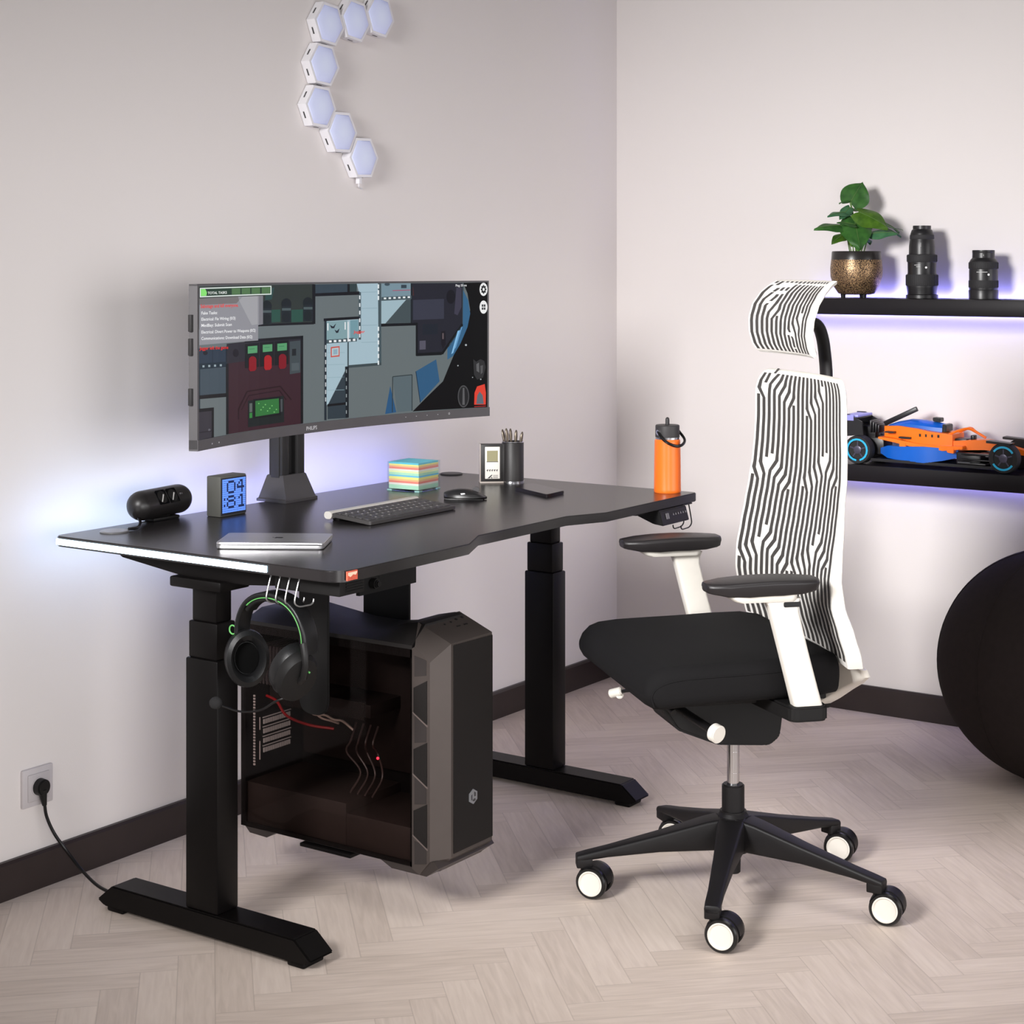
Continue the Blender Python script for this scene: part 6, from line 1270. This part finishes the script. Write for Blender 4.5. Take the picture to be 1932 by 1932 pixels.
lens(-0.115, -1.093, 'zoom_lens', 'taller black camera lens standing beside the plant on the upper shelf',
     [('lens_cap', [(0.040, 0), (0.0455, 0.001), (0.0455, 0.010), (0.040, 0.012), (0, 0.012)], M_lens, 0), ('barrel', [(0.041, 0.012), (0.043, 0.03), (0.044, 0.037), (0.041, 0.069), (0.040, 0.075), (0.0405, 0.104), (0.0405, 0.125), (0.037, 0.127), (0, 0.128)], M_lens, 0), ('zoom_ring', [(0.044, 0.036), (0.0452, 0.038), (0.0452, 0.066), (0.044, 0.069)], M_lensr, 1), ('focus_ring', [(0.041, 0.104), (0.0422, 0.106), (0.0422, 0.124), (0.041, 0.126)], M_lensr, 1),
      ('front_barrel', [(0.037, 0.126), (0.0365, 0.15), (0.0345, 0.166), (0.033, 0.172), (0.0325, 0.185), (0.029, 0.196), (0.0255, 0.199), (0.0255, 0.209), (0, 0.2095)], M_lens, 0), ('front_ring', [(0.0335, 0.170), (0.0345, 0.172), (0.034, 0.182), (0.0325, 0.183)], M_lensr, 0)],
     [(0.0412, 0.096, -18, 0.018), (0.0412, 0.091, -14, 0.012), (0.0372, 0.158, -5, 0.002), (0.0372, 0.154, -5, 0.002), (0.0372, 0.150, -5, 0.002)], (0.0408, 0.089, 16))
lens(-0.115, -1.274, 'prime_lens', 'shorter black camera lens at the right on the upper shelf',
     [('lens_cap', [(0.040, 0), (0.0408, 0.001), (0.0408, 0.024), (0.040, 0.026), (0, 0.026)], M_lens, 0), ('barrel', [(0.039, 0.026), (0.0395, 0.03), (0.0395, 0.08), (0.0385, 0.085), (0.039, 0.104), (0.036, 0.110), (0.031, 0.116), (0.0305, 0.13), (0, 0.131)], M_lens, 0), ('zoom_ring', [(0.039, 0.031), (0.0402, 0.033), (0.0402, 0.052), (0.039, 0.054)], M_lensr, 1), ('focus_ring', [(0.0388, 0.084), (0.0402, 0.086), (0.0402, 0.102), (0.0385, 0.105)], M_lensr, 1), ('front_ring', [(0.0302, 0.129), (0.031, 0.131), (0.0308, 0.1375), (0.028, 0.138), (0, 0.137)], M_lens, 0)],
     [(0.0397, 0.076, -6, 0.030), (0.0310, 0.125, 0, 0.002), (0.0310, 0.122, 0, 0.002)], (0.0397, 0.069, 20))
# ------------------------------------------------------------------ toy racing car on the lower shelf; nose towards -Y
CX, CY = -0.135, -1.12
car = thing('toy_racing_car', 'orange and blue brick built toy racing car with black wheels on the lower shelf', 'toy car', (CX, CY, SL))
M_or = mat('toy_orange', (248, 118, 26), 0.3, var=0.04); M_bl = mat('toy_blue', (18, 92, 190), 0.3, var=0.06); M_tb = mat('toy_black', (24, 23, 26), 0.35); M_cy = mat('toy_cyan', (40, 170, 214), 0.35); M_ty = mat('toy_tyre', (28, 27, 29), 0.75); M_gr = mat('toy_grey', (120, 120, 128), 0.4)
# side outlines: (y, z) extruded across x; the side nearest the viewer is -X
def slabx(poly, x0, x1, m, name, par=None, bev=0.0015, label=None):
    bm = BM(); prism(bm, poly, lambda a, b, d: (CX+d, a, SL+b), x0, x1, bev=bev); return obj(name, bm, m, par or car, label=label)
floor_ = slabx([(-0.93, 0.010), (-1.30, 0.008), (-1.30, 0.016), (-0.93, 0.018)], -0.070, 0.070, M_tb, 'floor_plate')
bm = BM(); loft(bm, [[(CX+sx*w, y, SL+z) for sx, z in ((-1, z0), (-1, z1), (1, z1), (1, z0))] for y, w, z0, z1 in ((-0.945, 0.030, 0.030, 0.045), (-0.975, 0.052, 0.020, 0.055), (-1.02, 0.066, 0.016, 0.056), (-1.09, 0.072, 0.014, 0.060), (-1.14, 0.060, 0.022, 0.058), (-1.18, 0.042, 0.032, 0.056))]); obj('side_pod', bm, M_bl, car)
bm = BM(); loft(bm, [[(CX+sx*w, y, SL+z) for sx, z in ((-1, z0), (-1, z1), (1, z1), (1, z0))] for y, w, z0, z1 in ((-0.955, 0.026, 0.078, 0.108), (-1.0, 0.038, 0.070, 0.112), (-1.06, 0.050, 0.062, 0.108), (-1.10, 0.054, 0.058, 0.102), (-1.165, 0.046, 0.060, 0.096))]); bd = obj('engine_cover', bm, M_or, car, label='orange body side')
bm = BM()
for y0, y1, z0, z1 in ((-0.968, -0.995, 0.092, 0.096), (-1.01, -1.045, 0.078, 0.083)): box(bm, CX-0.056, CX+0.01, y1, y0, SL+z0, SL+z1)
for k in range(4): box(bm, CX-0.054, CX, -1.075-k*0.018, -1.070-k*0.018, SL+0.086, SL+0.094)
obj('panel_slot', bm, M_tb, bd, smooth=0)
slabx([(-0.95, 0.074), (-1.0, 0.066), (-1.075, 0.052), (-1.14, 0.050), (-1.20, 0.058), (-1.20, 0.066), (-1.13, 0.064), (-1.07, 0.066), (-1.0, 0.076), (-0.95, 0.080)], -0.062, 0.062, M_or, 'side_rail', bd)
for y, z in ((-1.015, 0.053), (-1.075, 0.044), (-1.10, 0.045), (-1.155, 0.047)): slabx([(y, z), (y-0.020, z-0.002), (y-0.020, z+0.014), (y, z+0.014)], -0.064, 0.064, M_or, 'side_tab', bd)
bm = BM(); loft(bm, [[(CX+a*w, y, SL+zb+(zt-zb)*b) for a, b in ((-1, 0), (-0.95, 0.5), (-0.55, 0.9), (0, 1), (0.55, 0.9), (0.95, 0.5), (1, 0))] for y, w, zb, zt in ((-0.962, 0.014, 0.105, 0.112), (-0.99, 0.024, 0.105, 0.122), (-1.03, 0.031, 0.104, 0.131), (-1.07, 0.032, 0.100, 0.130), (-1.105, 0.030, 0.098, 0.126), (-1.128, 0.028, 0.100, 0.122))]); tp = obj('air_box', bm, M_bl, car, label='blue upper engine cover')
slabx([(-1.128, 0.100), (-1.140, 0.101), (-1.140, 0.120), (-1.128, 0.122)], -0.026, 0.026, M_tb, 'air_intake', tp)
slabx([(-1.095, 0.128), (-1.118, 0.126), (-1.118, 0.138), (-1.095, 0.139)], -0.014, 0.014, M_tb, 'camera_pod', tp)
bm = BM(); MXf = Matrix.Translation((CX, -0.952, SL+0.108)) @ Matrix.Rotation(math.radians(-26), 4, 'X'); box(bm, -0.006, 0.006, -0.105, 0.004, 0.0, 0.014, 0.002, M=MXf); obj('raised_fin', bm, M_tb, car)
bm = BM()
for sx in (-1, 1): tube(bm, smooth_path([(CX+sx*0.036, -1.150, SL+0.094), (CX+sx*0.030, -1.175, SL+0.106), (CX+sx*0.012, -1.198, SL+0.112), (CX+sx*0.002, -1.215, SL+0.104), (CX, -1.245, SL+0.088)], 6), 0.0036, 8)
obj('halo', bm, M_or, car)
bm = BM(); loft(bm, [[(CX+sx*w, y, SL+z) for sx, z in ((-1, z0), (-1, z1), (1, z1), (1, z0))] for y, w, z0, z1 in ((-1.165, 0.040, 0.050, 0.078), (-1.21, 0.030, 0.054, 0.082), (-1.25, 0.022, 0.056, 0.084), (-1.30, 0.018, 0.052, 0.074), (-1.36, 0.014, 0.046, 0.060), (-1.42, 0.012, 0.036, 0.046))]); obj('nose', bm, M_or, car)
bm = BM(); box(bm, CX-0.026, CX+0.026, -1.20, -1.16, SL+0.070, SL+0.084, 0.003); box(bm, CX-0.012, CX+0.012, -1.215, -1.205, SL+0.080, SL+0.094, 0.002); obj('seat', bm, M_tb, car)
bm = BM(); box(bm, CX-0.058, CX+0.058, -1.25, -1.18, SL+0.014, SL+0.05, 0.004)
for y0, y1, z0, z1 in ((-1.19, -1.27, 0.018, 0.023), (-1.20, -1.30, 0.045, 0.050), (-1.20, -1.29, 0.030, 0.033)): box(bm, CX-0.075, CX+0.075, y1, y0, SL+z0, SL+z1, 0.001)
obj('front_suspension', bm, M_tb, car)
bm = BM(); box(bm, CX-0.074, CX-0.070, -1.225, -1.19, SL+0.020, SL+0.024); box(bm, CX-0.074, CX-0.070, -1.30, -1.27, SL+0.043, SL+0.047); obj('axle_rod', bm, M_gr, car)
bm = BM(); box(bm, CX-0.03, CX+0.03, -0.955, -0.885, SL+0.025, SL+0.075, 0.004); box(bm, CX-0.02, CX+0.02, -0.925, -0.885, SL+0.07, SL+0.105, 0.003)
for k in range(4): box(bm, CX-0.028, CX+0.028, -0.915-k*0.008, -0.910-k*0.008, SL+0.088, SL+0.122-k*0.004, 0.001)
obj('gearbox', bm, M_tb, car)
bm = BM(); 
for sx in (-1, 1): prism(bm, [(-0.84, 0.075), (-0.905, 0.082), (-0.90, 0.120), (-0.86, 0.140), (-0.835, 0.140)], lambda a, b, d: (CX+d, a, SL+b), sx*0.058-0.003, sx*0.058+0.003)
for y, z in ((-0.862, 0.126), (-0.85, 0.104)): box(bm, CX-0.06, CX+0.06, y-0.02, y+0.014, SL+z, SL+z+0.005, 0.001)
wg = obj('rear_wing', bm, M_tb, car)
bm = BM(); box(bm, CX-0.0615, CX-0.0605, -0.875, -0.838, SL+0.122, SL+0.138); box(bm, CX-0.052, CX+0.052, -0.885, -0.84, SL+0.1315, SL+0.138, 0.001); obj('wing_plate', bm, mat('toy_lilac', (150, 150, 220), 0.35), wg)
def wheel(x, y, r, w, arcs, label=None):
    sg = -1 if x < CX else 1; bm = BM(); Mx = Matrix.Translation((x, y, SL+r)) @ Matrix.Rotation(sg*PI/2, 4, 'Y')
    lathe(bm, [(r*0.62, -w/2), (r*0.93, -w/2), (r, -w/2+0.004), (r, w/2-0.005), (r*0.94, w/2), (r*0.66, w/2+0.0005), (r*0.64, w/2-0.004), (0, w/2-0.005)], n=44, M=Mx); o = obj('wheel', bm, M_ty, car)
    bm = BM()
    for a0, a1 in arcs:
        n = 18; loft(bm, [[Mx @ Vector((q*math.cos(math.radians(a0+(a1-a0)*k/n)), q*math.sin(math.radians(a0+(a1-a0)*k/n)), z)) for q, z in ((r*0.67, w/2-0.001), (r*0.67, w/2+0.0014), (r*0.80, w/2+0.0012), (r*0.80, w/2-0.001))] for k in range(n+1)])
    obj('tyre_stripe', bm, M_cy, o, label='cyan stripe on the tyre')
    bm = BM(); lathe(bm, [(r*0.30, w/2-0.006), (r*0.28, w/2-0.001), (r*0.12, w/2+0.0005), (0, w/2)], n=28, M=Mx)
    for k in range(5): box(bm, r*0.12, r*0.6, -0.002, 0.002, w/2-0.006, w/2-0.003, M=Mx @ Matrix.Rotation(2*PI*k/5, 4, 'Z'))
    obj('hub', bm, mat('toy_hub', (78, 76, 92), 0.3, 0.4), o)
full = [(-150, -20), (0, 130)]
wheel(CX-0.066, -0.896, 0.0410, 0.036, [(-165, 175)]); wheel(CX+0.066, -0.896, 0.0410, 0.036, full)
wheel(CX-0.068, -1.322, 0.0420, 0.030, [(-60, 55), (120, 235)]); wheel(CX+0.068, -1.322, 0.0420, 0.030, full)
for x0, x1 in ((-0.085, -0.050), (0.050, 0.085)): slabx([(-1.275, 0.082), (-1.34, 0.079), (-1.345, 0.084), (-1.275, 0.089)], x0, x1, M_tb, 'wheel_deflector', bev=0.0008)
bm = BM(); loft(bm, [[(CX+sx*0.085, y, SL+z) for sx, z in ((-1, z0), (-1, z1), (1, z1), (1, z0))] for y, z0, z1 in ((-1.40, 0.020, 0.028), (-1.45, 0.014, 0.020))]); obj('front_wing', bm, M_or, car)
car.location.y -= 0.043
# ------------------------------------------------------------------ sitting ball
M_felt = mat('ball_felt', (44, 38, 37), 0.92, var=0.12, scale=60, bump=0.5, bscale=500, spec=0.15)
bc = Vector((-0.3685, -1.560, 0.3015)); t = BM(); bmesh.ops.create_uvsphere(t, u_segments=72, v_segments=48, radius=0.3015)
for v in t.verts:
    a = math.atan2(v.co.y, v.co.x); z = v.co.z/0.3015
    k = 1-0.012*abs(math.sin(4*a))**10*0-0.006*math.cos(8*a)*(1-z*z)
    v.co = v.co*k
    if v.co.z < -0.2935: v.co.z = -0.2935
t.transform(Matrix.Translation(bc)); 
for v in t.verts: v.co.z = max(0.0, v.co.z-0.004)
bt_ = thing('sitting_ball', 'large dark brown cloth covered sitting ball on the floor by the right wall', 'exercise ball', (bc.x, bc.y, 0))
bm = BM(); merge(bm, t); bo = obj('cover', bm, M_felt, bt_, smooth=60)
bm = BM()
for k in range(8):
    a = PI/8+2*PI*k/8; path = []
    for q in range(3, 38):
        p = PI*q/40; r = 0.3015*(1-0.006*math.cos(8*a)*math.sin(p)**2)+0.0002; path.append(bc+Vector((r*math.sin(p)*math.cos(a), r*math.sin(p)*math.sin(a), r*math.cos(p)-0.004)))
    tube(bm, path, 0.0012, 6)
obj('seam', bm, M_felt, bo)
